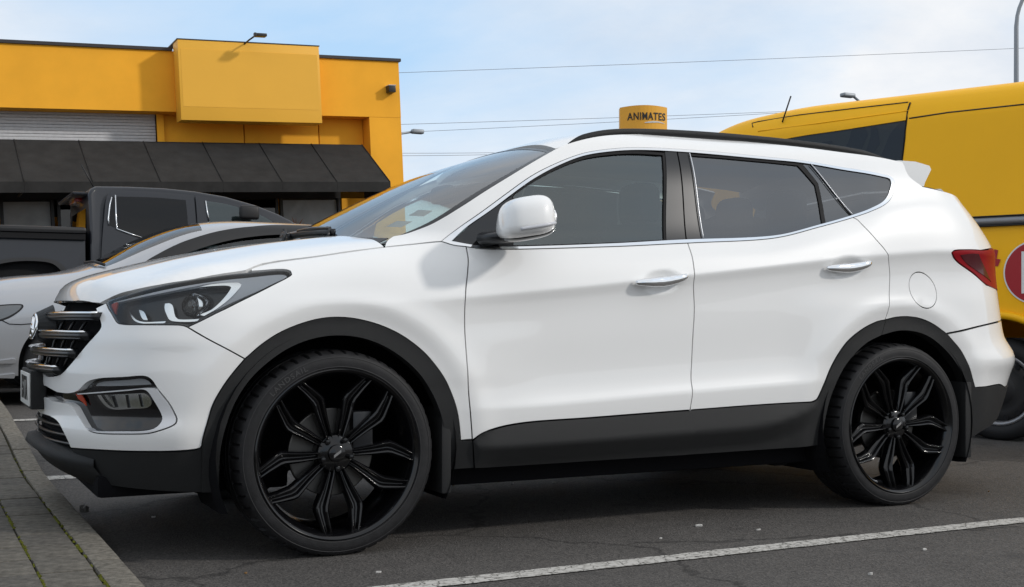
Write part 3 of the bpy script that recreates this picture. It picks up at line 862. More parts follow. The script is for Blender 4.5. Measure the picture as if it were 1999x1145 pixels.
# ---- silver hatch/sedan, nose to the left, in the bay beyond
def build_silver():
    g0 = .20; YC = 5.70
    car = empty('silver_car', (1.1, YC, g0)); tag(car, 'silver passenger car parked nose-left behind the white suv hood', 'car', 'parked cars')
    X = [-1.24, -1.15, -1.0, -.70, -.30, -.02, .35, .80, 1.20, 1.80, 2.40, 2.90, 3.30, 3.45]
    Zt = [[.34, .42, .54, .64, .69, .71, .72, .73], [.27, .40, .57, .70, .765, .80, .82, .83], [.23, .40, .61, .77, .85, .89, .915, .925], [.21, .40, .65, .83, .915, .965, .99, 1.00],
          [.20, .40, .67, .87, .955, 1.005, 1.03, 1.04], [.20, .40, .68, .89, .975, 1.045, 1.11, 1.125], [.20, .40, .69, .90, .995, 1.205, 1.31, 1.335], [.20, .40, .69, .91, 1.01, 1.375, 1.465, 1.485],
          [.20, .40, .69, .915, 1.02, 1.425, 1.50, 1.52], [.20, .40, .70, .92, 1.03, 1.43, 1.495, 1.515], [.20, .40, .70, .93, 1.04, 1.345, 1.41, 1.43], [.22, .42, .70, .94, 1.05, 1.12, 1.16, 1.18], [.26, .44, .70, .92, 1.02, 1.05, 1.07, 1.08], [.34, .46, .66, .84, .92, .95, .96, .97]]
    hw = np.array([.93, .985, 1.0, .975, .90, .72, .38, 0.0])
    S = [.50, .70, .83, .885, .895, .895, .895, .895, .895, .895, .89, .87, .80, .60]
    h5 = [.7, .7, .72, .74, .77, .82, .80, .75, .72, .71, .71, .73, .72, .7]
    gx = np.r_[np.linspace(-1.24, -.95, 40), np.linspace(-.94, 3.1, 160), np.linspace(3.11, 3.45, 30)]
    jj = np.linspace(0, 7, 85)
    P = np.zeros((len(gx), len(jj), 3))
    Zt = np.array(Zt)
    zcol = np.stack([pchip(X, Zt[:, k], gx) for k in range(8)], 1); s_ = pchip(X, S, gx); f5 = pchip(X, h5, gx)
    for i in range(len(gx)):
        h = hw.copy(); h[5] = f5[i]; h[6] = f5[i] * .55
        P[i, :, 0] = gx[i]; P[i, :, 1] = YC - s_[i] * pchip(range(8), h, jj); P[i, :, 2] = pchip(range(8), zcol[i], jj) + g0
    P = smooth1(smooth1(P, 0, 3), 1, 1.2); P[:, -1, 1] = YC
    SU = Surf(P)
    if SU.N[100, 20, 1] > 0: SU.N *= -1
    SU.special = lambda p: (np.interp(p[1], gx, SU.A), np.interp(p[2], jj, SU.B))
    ax_, ar = -.285, .345
    arch = lambda xc: [[('x', xc + ar * math.cos(t), None) for t in ()]]
    def arch_ab(xc):
        L = []
        for t in np.linspace(0, math.pi, 30):
            L.append(SU.near((xc + ar * math.cos(t), None, g0 + .31 + ar * math.sin(t)), np.arange(85)[None, :] * np.ones((len(gx), 1)) < 50))
        a0, a1_ = L[0][0], L[-1][0]
        return L
    b0 = SU.B[1]; LF = arch_ab(ax_); LR = arch_ab(2.42)
    bot = [(SU.A[2], b0), (LF[-1][0], b0)] + [tuple(p) for p in LF[::-1]] + [(LF[0][0], b0), (LR[-1][0], b0)] + [tuple(p) for p in LR[::-1]] + [(LR[0][0], b0), (SU.A[-3], b0)]
    full_ = np.array(bot + [(SU.A[-3], SU.B[-1]), (SU.A[2], SU.B[-1])])
    # greenhouse openings
    wa0, wa1 = np.interp(.02, gx, SU.A), np.interp(.80, gx, SU.A)
    j5, jm = np.interp(5.12, jj, SU.B), SU.B[-1]
    wind = np.array([(wa0, j5), (wa1, j5), (wa1 + .05, jm), (wa0 - .08, jm)])
    side = loop_ab(SU, [[(284, 511), (292, 505.5), (320, 490), (347, 477), (380, 465), (415, 455), (452, 448), (490, 444), (540, 441), (600, 442)], [('x', 2.25, 4.75)], [('x', 2.35, 4.12), ('x', 1.0, 4.10), ('x', .25, 4.08)]], .04)
    panel('body_shell', SU, dense_(full_), 'silver_paint', car, grid=.05, gap=0, depth=.01, my=YC, holes=[dense_(wind), side])
    panel('windscreen', SU, dense_(wind), 'bg_windscreen', car, grid=.08, gap=0, depth=0, off=-.006, my=YC)
    panel('side_window', SU, side, 'bg_glass', car, grid=.08, gap=0, depth=0, off=-.008, my=YC)
    top = [(284, 511), (292, 505.5), (320, 490), (347, 477), (380, 465), (415, 455), (452, 448), (490, 444), (540, 441), (600, 442), (640, 444)]
    panel('window_visor', SU, [top, [(640, 461), (600, 459), (540, 459), (490, 463), (452, 469), (415, 478), (380, 489), (347, 501), (330, 509)]], 'bg_black', car, grid=.05, gap=0, off=.012, depth=.004, my=YC)
    V, F = tube_vf([SU.ev(SU.special(('x', 1.45, 4.2)), -.004)[0][0], SU.ev(SU.special(('x', 1.50, 4.95)), -.004)[0][0]], .03, 8); mesh('door_pillar', V, F, 'bg_black', car)
    panel('headlight', SU, [[(-30, 596), (0, 594.5), (25, 593), (44, 594), (46, 598), (40, 606), (15, 622), (-30, 634)]], 'bg_black', car, grid=.05, gap=0, off=.002, depth=.006, my=YC)
    panel('headlight_lens', SU, [[(-30, 599), (0, 597), (25, 595.5), (42, 596.5), (36, 605), (12, 619), (-30, 631)]], 'lamp_grey_bg', car, grid=.05, gap=0, off=.004, depth=.004, my=YC)
    mesh('inner_body', [(-1.0, YC - .8, g0 + .2), (3.2, YC - .8, g0 + .2), (3.2, YC + .8, g0 + .2), (-1.0, YC + .8, g0 + .2)], [(0, 1, 2, 3)], 'bg_dark', car)
    box('firewall', (-.95, YC - .78, g0 + .2), (-.1, YC + .78, g0 + .72), 'bg_dark', car); box('cabin_tub', (.0, YC - .82, g0 + .2), (2.9, YC + .82, g0 + .85), 'bg_dark', car)
    for yy_ in (-.38, .38):
        for x_ in (.95, 1.75):
            bm = bmesh.new(); box_bm(bm, (x_, YC + yy_ - .22, g0 + .6), (x_ + .16, YC + yy_ + .22, g0 + 1.12), .05); st_ = bm_obj('seat', bm, 'bg_black', car, smooth=True)
            bm = bmesh.new(); box_bm(bm, (x_ + .05, YC + yy_ - .12, g0 + 1.14), (x_ + .15, YC + yy_ + .12, g0 + 1.30), .04); bm_obj('headrest', bm, 'bg_black', st_, smooth=True)
    for xw in (ax_, 2.42):
        bg_wheel(car, xw, YC - .87, g0 + .31, .31, .215, .20, -1, (0, 1, 0)); bg_wheel(car, xw, YC + .87, g0 + .31, .31, .215, .20, 1, (0, -1, 0))
    pw = [SU.ev(SU.special(('x', -.07, 6.3)), .02)[0][0], SU.ev(SU.special(('x', -.03, 5.6)), .03)[0][0], SU.ev(SU.special(('x', .02, 5.1)), .02)[0][0]]
    tube('wiper', pw, .012, 'bg_black', car)
    for pts in ([(-20, 618), (6, 626), (18, 632), (40, 633), (82, 630)],):
        V, F = tube_vf([SU.ev(SU.hit(*p_), .001)[0][0] for p_ in pts], .004, 6); mesh('panel_gap', V, F, 'bg_dark', car)
    panel('bumper_strip', SU, [[(-30, 703), (0, 702), (30, 700), (31, 706), (0, 708), (-30, 709)]], 'silver_paint', car, grid=.05, gap=0, off=.02, depth=.02, my=YC)
    panel('bumper_lower', SU, [[(-30, 733), (0, 731), (29, 729), (29, 748), (0, 748), (-30, 748)]], 'silver_paint', car, grid=.05, gap=0, off=.016, depth=.016, my=YC)
mat('lamp_grey_bg', (.13, .135, .14), rough=.2, coat=1.0)
def dense_(L, step=.06):
    o = []
    for a, b in zip(L, np.roll(L, -1, 0)):
        n = max(1, int(np.linalg.norm(b - a) / step)); o += [a + (b - a) * k / n for k in range(n)]
    return np.array(o)
build_silver()

# ---- dark pickup facing right, close to the shop
def build_pickup():
    YN, YF = 7.0, 8.84; YM = (YN + YF) / 2; g0 = .22
    car = empty('pickup_truck', (1.2, YM, g0)); tag(car, 'dark navy double-cab pickup with a covered tray in front of the shop', 'pickup', 'parked cars')
    # near side as a surface
    gx = np.linspace(-2.0, 3.6, 200); gzz = np.linspace(.45, 2.25, 90)
    zz_ = gzz
    off = pchip([.45, .7, 1.0, 1.30, 1.42, 1.9, 2.05, 2.12, 2.3], [.05, .01, .0, .012, .04, .155, .205, .25, .45], zz_)
    P = np.zeros((200, 90, 3)); P[..., 0] = gx[:, None]; P[..., 1] = YN + off[None, :]; P[..., 2] = zz_[None, :]
    SU = Surf(P); 
    if SU.N[50, 50, 1] > 0: SU.N *= -1
    SU.special = lambda p: SU.near((p[1], None, p[2]))
    pt = lambda px, py: SU.ev(SU.hit(px, py))[0][0]
    xc0 = pt(178, 500)[0]
    # tray
    tray_top = pt(100, 462)[2]
    panel('tray_side', SU, [[('s', -1.75, .75), ('s', -1.75, tray_top)], [('s', xc0 - .05, tray_top)], [('s', xc0 - .05, .75)], [('s', .30, .75), ('s', .10, .75)], [(134, 560), (131, 531), (118, 515), (100, 507), (60, 503), (20, 505), (-10, 511), (-40, 524), (-70, 545), (-85, 570)], [('s', -1.0, .75)]], 'navy_paint', car, grid=.08, gap=0, depth=.03, my=YM)
    panel('arch_flare', SU, [[(134, 560), (131, 531), (118, 515), (100, 507), (60, 503), (20, 505), (-10, 511), (-40, 524)], [(-36, 530), (-8, 518), (22, 512), (60, 510), (98, 514), (112, 522), (123, 536), (126, 560)]], 'bg_black', car, grid=.05, gap=0, off=.02, depth=.05, my=YM)
    lid_hi = pt(100, 442)[2]
    bm = bmesh.new(); box_bm(bm, (-1.78, YN + .03, tray_top + .035), (xc0 - .04, YF - .03, lid_hi + .0), .03); bm_obj('tray_cover', bm, 'bg_black', car, smooth=True, angle=40)
    box('tray_rail', (-1.75, YN + .05, tray_top - .02), (xc0 - .05, YF - .05, tray_top + .034), 'bg_dark', car)
    box('tray_floor', (-1.7, YN + .1, .72), (xc0 - .08, YF - .1, tray_top - .03), 'bg_dark', car)
    # cab: profile swept across with narrowing towards the roof
    prof_px = [(178, 552), (176, 470), (172, 378), (176, 368), (187, 362.5), (250, 363.5), (320, 366.5), (380, 372.5), (440, 383), (500, 400), (545, 418), (600, 447), (640, 470)]
    prof3 = [pt(*p) for p in prof_px]; prof3 = [(p[0], p[2]) for p in prof3]
    prof3 += [(prof3[-1][0] + .1, prof3[-1][1] - .02), (prof3[-1][0] + 1.25, prof3[-1][1] - .12), (prof3[-1][0] + 1.4, prof3[-1][1] - .35), (prof3[-1][0] + 1.4, .65), (prof3[0][0], .65)]
    V = []; n = len(prof3)
    offz = lambda z: float(np.interp(z, zz_, off)) - .004
    for side in (0, 1):
        for x, z in prof3: V.append((x, YN + offz(z) if side == 0 else YF - offz(z), z))
    bm = bmesh.new(); vs = [bm.verts.new(v) for v in V]
    bm.faces.new(vs[:n]); bm.faces.new(vs[n:][::-1])
    for i in range(n): bm.faces.new([vs[i], vs[(i + 1) % n], vs[n + (i + 1) % n], vs[n + i]])
    bmesh.ops.triangulate(bm, faces=[f for f in bm.faces if len(f.verts) > 4])
    bmesh.ops.recalc_face_normals(bm, faces=bm.faces)
    eds = [e for e in bm.edges if (e.verts[0].co.y > YM) == (e.verts[1].co.y > YM) and len(e.link_faces) == 2 and abs(e.link_faces[0].normal.dot(e.link_faces[1].normal)) < .6]
    bmesh.ops.bevel(bm, geom=eds, offset=.035, segments=3, affect='EDGES', profile=.5)
    bm_obj('cab', bm, 'navy_paint', car, smooth=True, angle=35)
    panel('rear_door', SU, [[(196, 552), (198, 480), (203, 420), (206, 392), (211, 378), (222, 372)], [(222, 372), (300, 374.5), (378, 381)], [(378, 381), (383, 440), (388, 552)]], 'navy_paint', car, grid=.06, gap=.003, off=.006, depth=.01, my=YM)
    panel('front_door', SU, [[(380, 381), (440, 391), (480, 403), (515, 419), (560, 450), (600, 490)], [(600, 552)], [(390, 552), (385, 440), (380, 381)]], 'navy_paint', car, grid=.06, gap=.003, off=.006, depth=.01, my=YM)
    panel('rear_door_window', SU, [[(225, 384), (300, 386), (362, 391)], [(362, 391), (366, 430), (367, 478)], [(367, 478), (284, 465)], [(284, 465), (227, 446)], [(227, 446), (225, 384)]], 'bg_glass_dark', car, grid=.08, gap=0, off=.010, depth=.002, my=YM)
    panel('quarter_glass', SU, [[(219, 385), (222, 384), (224, 444)], [(224, 444), (213, 438), (212, 425), (216, 395), (219, 385)]], 'bg_glass_dark', car, grid=.08, gap=0, off=.010, depth=.002, my=YM)
    panel('front_door_window', SU, [[(401, 393), (440, 398.5), (475, 408), (510, 421), (530, 432)], [(530, 445)], [(409, 440), (405, 415), (401, 393)]], 'bg_glass', car, grid=.08, gap=0, off=.011, depth=.002, my=YM)
    panel('door_lining', SU, [[(401, 393), (440, 398.5), (475, 408), (510, 421), (530, 432)], [(530, 445)], [(409, 440), (405, 415), (401, 393)]], 'lamp_grey_bg', car, grid=.08, gap=0, off=.0075, depth=0, my=YM)
    for pts in ([(225, 382), (226, 420), (227.5, 447), (245, 453.5), (282, 466)], [(213, 440), (211, 428), (214, 400), (218, 386)], [(401, 393), (404, 413), (408, 432)]):
        V, F = tube_vf([SU.ev(SU.hit(*p), .014)[0][0] for p in pts], .007, 6); mesh('window_trim', V, F, 'bg_chrome', car, smooth=True)
    # mirror seen through the glass
    q = pt(478, 417); bm = bmesh.new(); box_bm(bm, (q[0] - .1, YN - .05, q[2] - .07), (q[0] + .1, YN + .02, q[2] + .07), .03); bm_obj('door_mirror', bm, 'bg_black', car, smooth=True)
    # rear of cab: window, brake light
    xr = pt(173, 400)[0]
    rw = mesh('rear_window', [(xr - .012, YN + .30, 1.50), (xr - .012, YF - .30, 1.50), (xr - .004, YF - .36, 1.93), (xr - .004, YN + .36, 1.93)], [(0, 1, 2, 3)], 'bg_glass_dark', car)
    box('high_brake_light', (xr - .06, YM - .25, 2.02), (xr + .02, YM + .25, 2.06), 'bg_red', car, bevel=.01)
    bm = bmesh.new(); box_bm(bm, (xr - .13, YN + .30, 2.055), (xr + .1, YF - .30, 2.085), .012); bm_obj('roof_lip', bm, 'navy_paint', car, smooth=True, angle=40)
    an = pt(190, 362); tube('antenna', [(an[0], YN + .5, an[2]), (an[0] - .12, YN + .5, an[2] + .22)], .006, 'bg_black', car)
    hp = pt(258, 494); box('door_handle', (hp[0] - .10, YN - .035, 1.30), (hp[0] + .10, YN + .03, 1.335), 'bg_chrome', car, bevel=.01)
    xw = pt(60, 540)[0] - .0
    for xx in (xw, xw + 3.2):
        bg_wheel(car, xx, YN + .03, g0 + .38, .38, .24, .24, -1, (0, 1, 0)); bg_wheel(car, xx, YF - .03, g0 + .38, .38, .24, .24, 1, (0, -1, 0))
    box('underbody', (xw - 1.2, YN + .15, g0 + .35), (xw + 3.7, YF - .15, .74), 'bg_dark', car)
build_pickup()

# ---- yellow delivery van
def build_van():
    O = np.array([5.528, .849, 0.0]); U = np.array([-.417, .909, 0.0]); U /= np.linalg.norm(U); Nn = np.array([U[1], -U[0], 0.0])   # Nn points away from the camera side
    van = empty('delivery_van', tuple(O + Nn * 1.0)); tag(van, 'tall yellow delivery van standing behind the tail of the white suv', 'van', 'parked cars')
    pw = lambda t, d, z: O + U * t + Nn * d + np.array([0, 0, z])
    sec = [(.06, .30), (.03, .55), (.0, .80), (.0, 1.10), (-.004, 1.22), (.004, 1.52), (.012, 1.60), (.045, 2.20), (.052, 2.325), (.060, 2.345), (.075, 2.385), (.090, 2.40), (.125, 2.475), (.20, 2.535), (.40, 2.575), (1.0, 2.60)]
    sec2 = [(2.0 - d, z) for d, z in sec[::-1][1:]]
    ts_ = np.r_[np.linspace(-2.6, 1.5, 36), np.linspace(1.55, 3.7, 44)]
    ds = np.array([d for d, z in sec]); zs_ = np.array([z for d, z in sec])
    # fine section
    kk = np.linspace(0, len(sec) - 1, 150); dsf = np.interp(kk, range(len(sec)), ds); zsf = np.interp(kk, range(len(sec)), zs_)
    dsf = smooth1(dsf, 0, 2.0); zsf = smooth1(zsf, 0, 2.0)
    P = np.zeros((len(ts_), len(kk), 3))
    for i, t in enumerate(ts_):
        ztop = float(pchip([-9, 1.60, 2.15, 2.62, 2.95, 3.3, 3.7], [2.60, 2.60, 2.56, 2.43, 2.05, 1.40, 1.20], t))
        f = np.clip((ztop) / 2.53, 0, 1)
        zz_ = np.where(zsf > 1.0, 1.0 + (zsf - 1.0) * (ztop - 1.0) / 1.60, zsf)
        nar = float(pchip([-9, 2.2, 3.0, 3.7], [0, 0, .06, .22], t))
        for j in range(len(kk)):
            P[i, j] = pw(t, dsf[j] + nar * (1 - dsf[j]), zz_[j])
    SU = Surf(P)
    if SU.N[20, 60] @ Nn > 0: SU.N *= -1
    # body: near half and its twin
    bb = float(np.interp(.42, zsf, SU.B)); body = dense_(np.array([(0.0, bb), (SU.A[-1], bb), (SU.A[-1], SU.B[-1]), (0, SU.B[-1])]), .1)
    wc = at_Z(1905, 765, 8.30); tw = float((wc - O) @ U)
    q = lambda t, z: SU.near(tuple(pw(t, .02, z)))
    archL = np.array([q(tw + .50 * math.cos(a), .40 + .47 * math.sin(a)) for a in np.linspace(-.1, math.pi + .1, 26)])
    wt = [SU.hit(1771, 233.5), SU.hit(1640, 254), SU.hit(1510, 275.5)]
    win = np.array([wt[0], wt[1], wt[2], q(2.1, 1.62), q(.93, 1.60)])
    V, F, LN = panel('body', SU, body, 'van_yellow', van, grid=.06, gap=0, depth=0, holes=[archL, dense_(win, .08)], raw=True)
    def refl(p): p = np.array(p); d = (p - O) @ Nn; return p + Nn * (2.0 - 2 * d)
    for sd_ in (0, 1):
        me = bpy.data.meshes.new('van_body')
        me.from_pydata([tuple(v) for v in (V if sd_ == 0 else [refl(v) for v in V])], [], [tuple(f) for f in F] if sd_ == 0 else [tuple(f[::-1]) for f in F]); me.shade_smooth(); me.update()
        if sd_ == 0: me.normals_split_custom_set([tuple(n) for n in LN])
        link('van_body', me, 'van_yellow', van)
    V = [pw(-2.6, d, z) for d, z in sec + sec2]; mesh('rear_face', V, [tuple(range(len(V)))], 'van_yellow', van)
    panel('door_window', SU, dense_(win, .08), 'van_glass', van, grid=.12, gap=0, off=-.006, depth=0, mirror=False)
    panel('window_film', SU, dense_(win, .08), 'van_decal_grey', van, grid=.12, gap=0, off=-.020, depth=0, mirror=False)
    for pts in ([(1662, 247), (1686, 243), (1692, 262), (1680, 292), (1640, 300), (1655, 275)], [(1698, 241), (1712, 250), (1716, 280), (1695, 310), (1665, 312), (1690, 290), (1698, 265)], [(1770, 236), (1752, 240), (1735, 262), (1712, 318), (1764, 330)], [(1595, 285), (1604, 276), (1622, 274), (1625, 279), (1612, 282), (1622, 288), (1608, 294)]):
        panel('window_decal', SU, [[p] for p in pts], 'van_decal_blue', van, grid=.08, gap=0, off=-.016, depth=0, mirror=False)
    # door cut lines and roof seam
    def vline(name, pts, r_, m_, off=0.0):
        Vv, Ff = tube_vf([SU.ev(SU.hit(*p), off)[0][0] for p in pts], r_, 6); mesh(name, Vv, Ff, m_, van, smooth=True)
    vline('door_gap', [(1777, 200), (1772, 215), (1770, 232), (1766, 270), (1760, 320), (1756, 360)], .007, 'bg_dark')
    vline('roof_seam', [(1470, 248), (1468, 240), (1480, 237), (1560, 224), (1660, 212), (1773, 199)], .005, 'bg_black')
    vline('roof_seam', [(1775, 230.5), (1850, 219), (1999, 203)], .006, 'bg_black', -.002)
    vline('gutter_line', [(1480, 256), (1600, 240), (1773, 216)], .004, 'van_yellow', .002)
    # moulding
    for z, r_, m_ in ((1.545, (.020, .034), 'bg_steel'), (1.578, (.024, .006), 'bg_black'), (1.510, (.024, .006), 'bg_black')):
        Vv, Ff = tube_vf([pw(t, -.004, z) for t in np.linspace(-2.55, .95, 10)], r_, 8); mesh('side_moulding', Vv, Ff, m_, van, smooth=True)
    box_ = lambda nm, t0, t1, d0, d1, z0, z1, m_, par=van: mesh(nm, [pw(t, d, z) for t in (t0, t1) for d in (d0, d1) for z in (z0, z1)], [(0, 1, 3, 2), (4, 6, 7, 5), (0, 4, 5, 1), (2, 3, 7, 6), (0, 2, 6, 4), (1, 5, 7, 3)], m_, par)
    box_('sill', -2.55, tw - .47, -.014, .1, .28, .80, 'bg_black'); box_('sill', tw + .47, 3.3, -.014, .1, .28, .80, 'bg_black')
    box_('front_bumper', 3.4, 3.95, .12, 1.88, .3, .75, 'bg_black')
    # flared lip of the wheel arch
    lip = [SU.ev(np.array(q(tw + .515 * math.cos(a), .40 + .485 * math.sin(a))), .012)[0][0] for a in np.linspace(.42, math.pi - .42, 26)]
    Vv, Ff = tube_vf(lip, (.03, .028), 8); mesh('arch_lip', Vv, Ff, 'van_yellow', van, smooth=True)
    # wheel housing and wheels
    for tt in (tw, tw + 0):
        pass
    Vv, Ff = [], []
    for i, a in enumerate(np.linspace(-.2, math.pi + .2, 24)):
        for d in (.03, .55): Vv.append(pw(tw + .50 * math.cos(a), d, .40 + .47 * math.sin(a)))
        if i: Ff.append((2 * i - 2, 2 * i, 2 * i + 1, 2 * i - 1))
    mesh('wheel_housing', Vv, Ff, 'bg_dark', van)
    box_('underbody', -2.5, 3.4, .25, 1.75, .3, .7, 'bg_dark')
    for t, dd in ((tw, .05), (tw - 2.3, .05)):
        c = pw(t, dd, .36); bg_wheel(van, c[0], c[1], c[2], .36, .255, .22, -1, tuple(Nn), steel=True)
        c = pw(t, 2 - dd, .36); bg_wheel(van, c[0], c[1], c[2], .36, .255, .22, -1, tuple(-Nn), steel=True)
    # graphics: red roundel with a white letter and a red dart
    def flat(nm, pts_td, z0, m_, off, par=van):
        Vv = [pw(a, off, b) for a, b in pts_td]; return mesh(nm, Vv, [tuple(range(len(Vv)))], m_, par)
    cc = at_Z(2026, 531, 8.46); tcn_ = float((cc - O) @ U); zc2 = float(cc[2])
    flat('roundel_edge', [(tcn_ + .222 * math.cos(a), zc2 + .222 * math.sin(a)) for a in np.linspace(0, 2 * math.pi, 48, endpoint=False)], 0, 'van_white', -.007)
    flat('roundel', [(tcn_ + .212 * math.cos(a), zc2 + .212 * math.sin(a)) for a in np.linspace(0, 2 * math.pi, 48, endpoint=False)], 0, 'van_red', -.009)
    # D: outline with a hole, mirrored along t because t runs to the left
    def dshape(k): 
        w_, h_ = .13 * k, .145 * k
        return [(.10 * 1.0 - (.13 - w_) * .6, -h_), (.10 - (.13 - w_) * .6, h_)] + [(.03 - w_ * 1.15 * math.sin(a) , h_ * math.cos(a)) for a in np.linspace(0, math.pi, 14)]
    o_ = dshape(1.0); i_ = dshape(.52)
    mesh('roundel_letter', [pw(tcn_ + a, -.011, zc2 + b) for a, b in o_], [tuple(range(len(o_)))], 'van_white', van)
    mesh('roundel_letter_hole', [pw(tcn_ + a - .012, -.013, zc2 + b) for a, b in i_], [tuple(range(len(i_)))], 'van_red', van)
    dart = [(1930, 512), (1936, 503), (1942, 486), (1949, 488), (1946, 505), (1954, 506), (1949, 519), (1936, 519)]
    mesh('red_dart', [SU.ev(SU.hit(px, py), .006)[0][0] for px, py in dart], [tuple(range(len(dart)))], 'van_red', van)
    a_ = at_Z(1527, 226, 9.75); tube('antenna', [tuple(a_ + np.array([0, 0, -.05])), tuple(at_Z(1544, 187, 9.72))], .006, 'bg_black', van)
build_van()
# =================================================================== WHITE SUV
mat('white_paint', (.79, .79, .78), rough=.38, coat=1.0, coat_rough=.02, spec=.4)
mat('black_plastic', (.014, .0145, .015), rough=.6, spec=.35, bump=.35, bscale=900)
mat('satin_black', (.010, .011, .013), rough=.28, spec=.5)
mat('gloss_black', (.004, .004, .005), rough=.09, spec=.6, coat=.4)
mat('rubber_seal', (.006, .006, .007), rough=.7, spec=.3)
mat('inner_dark', (.006, .006, .007), rough=.9, spec=.1)
mat('chrome', (.86, .87, .88), rough=.06, metal=1.0)
mat('satin_chrome', (.74, .75, .77), rough=.3, metal=.4)
mat('interior_grey', (.035, .037, .04), rough=.8, spec=.2)
mat('headliner_cloth', (.34, .34, .33), rough=.9, spec=.1)
mat('seat_cloth', (.012, .012, .013), rough=.9, spec=.2, bump=.2, bscale=300)
glass('windscreen_glass', (.72, .86, .84), 2.8)
glass('door_glass', (.55, .72, .70), 2.15, refl=(.93, 1.0, .99))
glass('privacy_glass', (.17, .18, .185), 2.2)
glass('lamp_cover', (.93, .95, .95), 1.42)
glass('lamp_lens', (.86, .88, .88), 1.6, rough=.05)
mat('lamp_black', (.008, .008, .009), rough=.25, spec=.5)
mat('lamp_grey', (.52, .53, .56), rough=.3, spec=.5)
mat('lamp_silver', (.80, .81, .82), rough=.12, metal=1.0)
mat('amber', (.42, .05, .02), rough=.2, coat=.5)
mat('red_lens', (.26, .006, .012), rough=.35, spec=.15)
mat('dark_red_lens', (.07, .005, .009), rough=.2, coat=.25, spec=.4)
mat('label_card', (.85, .88, .86), rough=.6)
mat('plate_white', (.62, .62, .60), rough=.4)
mat('plate_black', (.01, .01, .01), rough=.4)

suv = empty('suv', (1.35, 0, 0))
tag(suv, 'white suv with black multi-spoke wheels parked beside the painted white line', 'car')

# ---- the body side as one surface: plan outline at every height, from the middle of the nose round to the middle of the tail
X0, X1 = -.30, 2.95
w_x = lambda x: pchip([-.40, -.1, .3, .8, 1.5, 2.2, 2.7, 3.0, 3.2], [.922, .932, .937, .939, .94, .938, .935, .928, .918], x)
def zchar(x): return pchip([-.3, .3, .99, 1.5, 2.6, 3.0, 3.8], [.90, .930, .987, 1.040, 1.152, 1.180, 1.20], x)
def zbelt(x): return pchip([-.5, .42, .644, 1.164, 1.54, 1.90, 2.255, 2.45, 2.68, 3.0, 3.9], [1.10, 1.150, 1.130, 1.152, 1.176, 1.198, 1.262, 1.30, 1.36, 1.40, 1.42], x)
def zlow(x): return pchip([-.5, .5, 1.5, 2.15, 3.0, 3.8], [.50, .513, .556, .584, .62, .64], x)
def zshut(x): return pchip([-.95, -.75, -.5, -.29, -.046, .226, .5], [.93, .965, 1.0, 1.043, 1.09, 1.134, 1.16], x)
NL = (30, 46, 24, 60)                        # grid rows: bottom..lower crease..character line..belt..roof edge
JL, JC, JB = NL[0], NL[0] + NL[1], NL[0] + NL[1] + NL[2]
def levels(x):
    k = [.16, float(zlow(x)), float(zchar(x)), float(zbelt(x)), 1.70]
    return np.concatenate([np.linspace(k[i], k[i + 1], NL[i], endpoint=False) for i in range(4)] + [[1.70]])
def pieces(cuts, kz, ko, z):
    """spline in pieces so that the cuts stay creases"""
    kz = np.array(kz); ko = np.array(ko); o = np.zeros_like(z); lim = [-9] + list(cuts) + [9]
    for a, b in zip(lim[:-1], lim[1:]):
        m = (kz >= a - 1e-9) & (kz <= b + 1e-9); q = (z >= a) & (z <= b)
        o[q] = pchip(kz[m], ko[m], z[q])
    return o
def off_col(x, zlv):
    zs = float(zshut(x))
    kz = [.10, .18, .29, .42, .55, .70, zs - .22, zs - .13, zs - .07, zs - .03, zs, zs + .02, zs + .05, 1.8]
    ko = [.12, .09, .055, .022, .008, .0, .004, .022, .050, .085, .125, .18, .27, .60]
    offf = pchip(kz, ko, zlv)
    zc, zb, zl = float(zchar(x)), float(zbelt(x)), float(zlow(x))
    fade = float(pchip([.45, .9, 2.0, 2.35, 4], [0., 1., 1., .05, .05], x))          # lower crease strength
    fch = float(pchip([-.2, .25, .8, 4], [0., .15, 1., 1.], x))
    ob = float(pchip([.1, .3, .45, .65, .9, 2.3, 2.7, 3.1], [.15, .12, .10, .070, .055, .055, .060, .080], x))
    tum = .315
    o160 = ob + .018 + tum * (1.60 - zb - .02) + .02
    m_ = (zl + zc) / 2
    kz = [.10, .18, .29, zl - .075, zl, zl + .04, zl + .085, zl + .13, m_ + .04, zc - .11, zc - .045, zc, (zc + zb) / 2, zb, zb + .02, 1.60, 1.655, 1.69, 1.8]
    f = fade; g = fch
    ko = [.10, .075, .045, .014 - .006 * f, .006 * (1 - f), .013 * f + .004 * (1 - f), .019 * f + .003 * (1 - f), .0205 * f, .017 * f + .004 * (1 - f), .0165 * g, .0125 * g, .000, .40 * ob, ob, ob + .010, o160, o160 + .06, o160 + .16, o160 + .5]
    offc = pieces([zl, zc], kz, ko, zlv)
    a = np.clip((x - .10) / .45, 0, 1); a = a * a * (3 - 2 * a)
    return (1 - a) * offf + a * offc
xn = lambda z: pchip([.10, .18, .26, .34, .42, .50, .60, .66, .72, .80, .88, .92, .96, .99, 1.03, 1.07, 1.11, 1.15, 1.8],
           [-.78, -.84, -.89, -.925, -.945, -.938, -.945, -.945, -.935, -.915, -.885, -.865, -.85, -.83, -.76, -.66, -.54, -.44, -.36], z)
xt = lambda z: pchip([.10, .25, .38, .50, .62, .69, .78, .88, 1.0, 1.1, 1.2, 1.3, 1.42, 1.5, 1.6, 1.8],
           [3.58, 3.66, 3.74, 3.80, 3.835, 3.83, 3.76, 3.73, 3.705, 3.69, 3.66, 3.58, 3.46, 3.38, 3.26, 3.05], z)
cols = []
nN, nS, nT = 110, 330, 110
z0 = levels(X0); z1 = levels(X1)
w0 = np.maximum(w_x(X0) - off_col(X0, z0), .25)
NEXP, TEXP = 2.35, 2.7
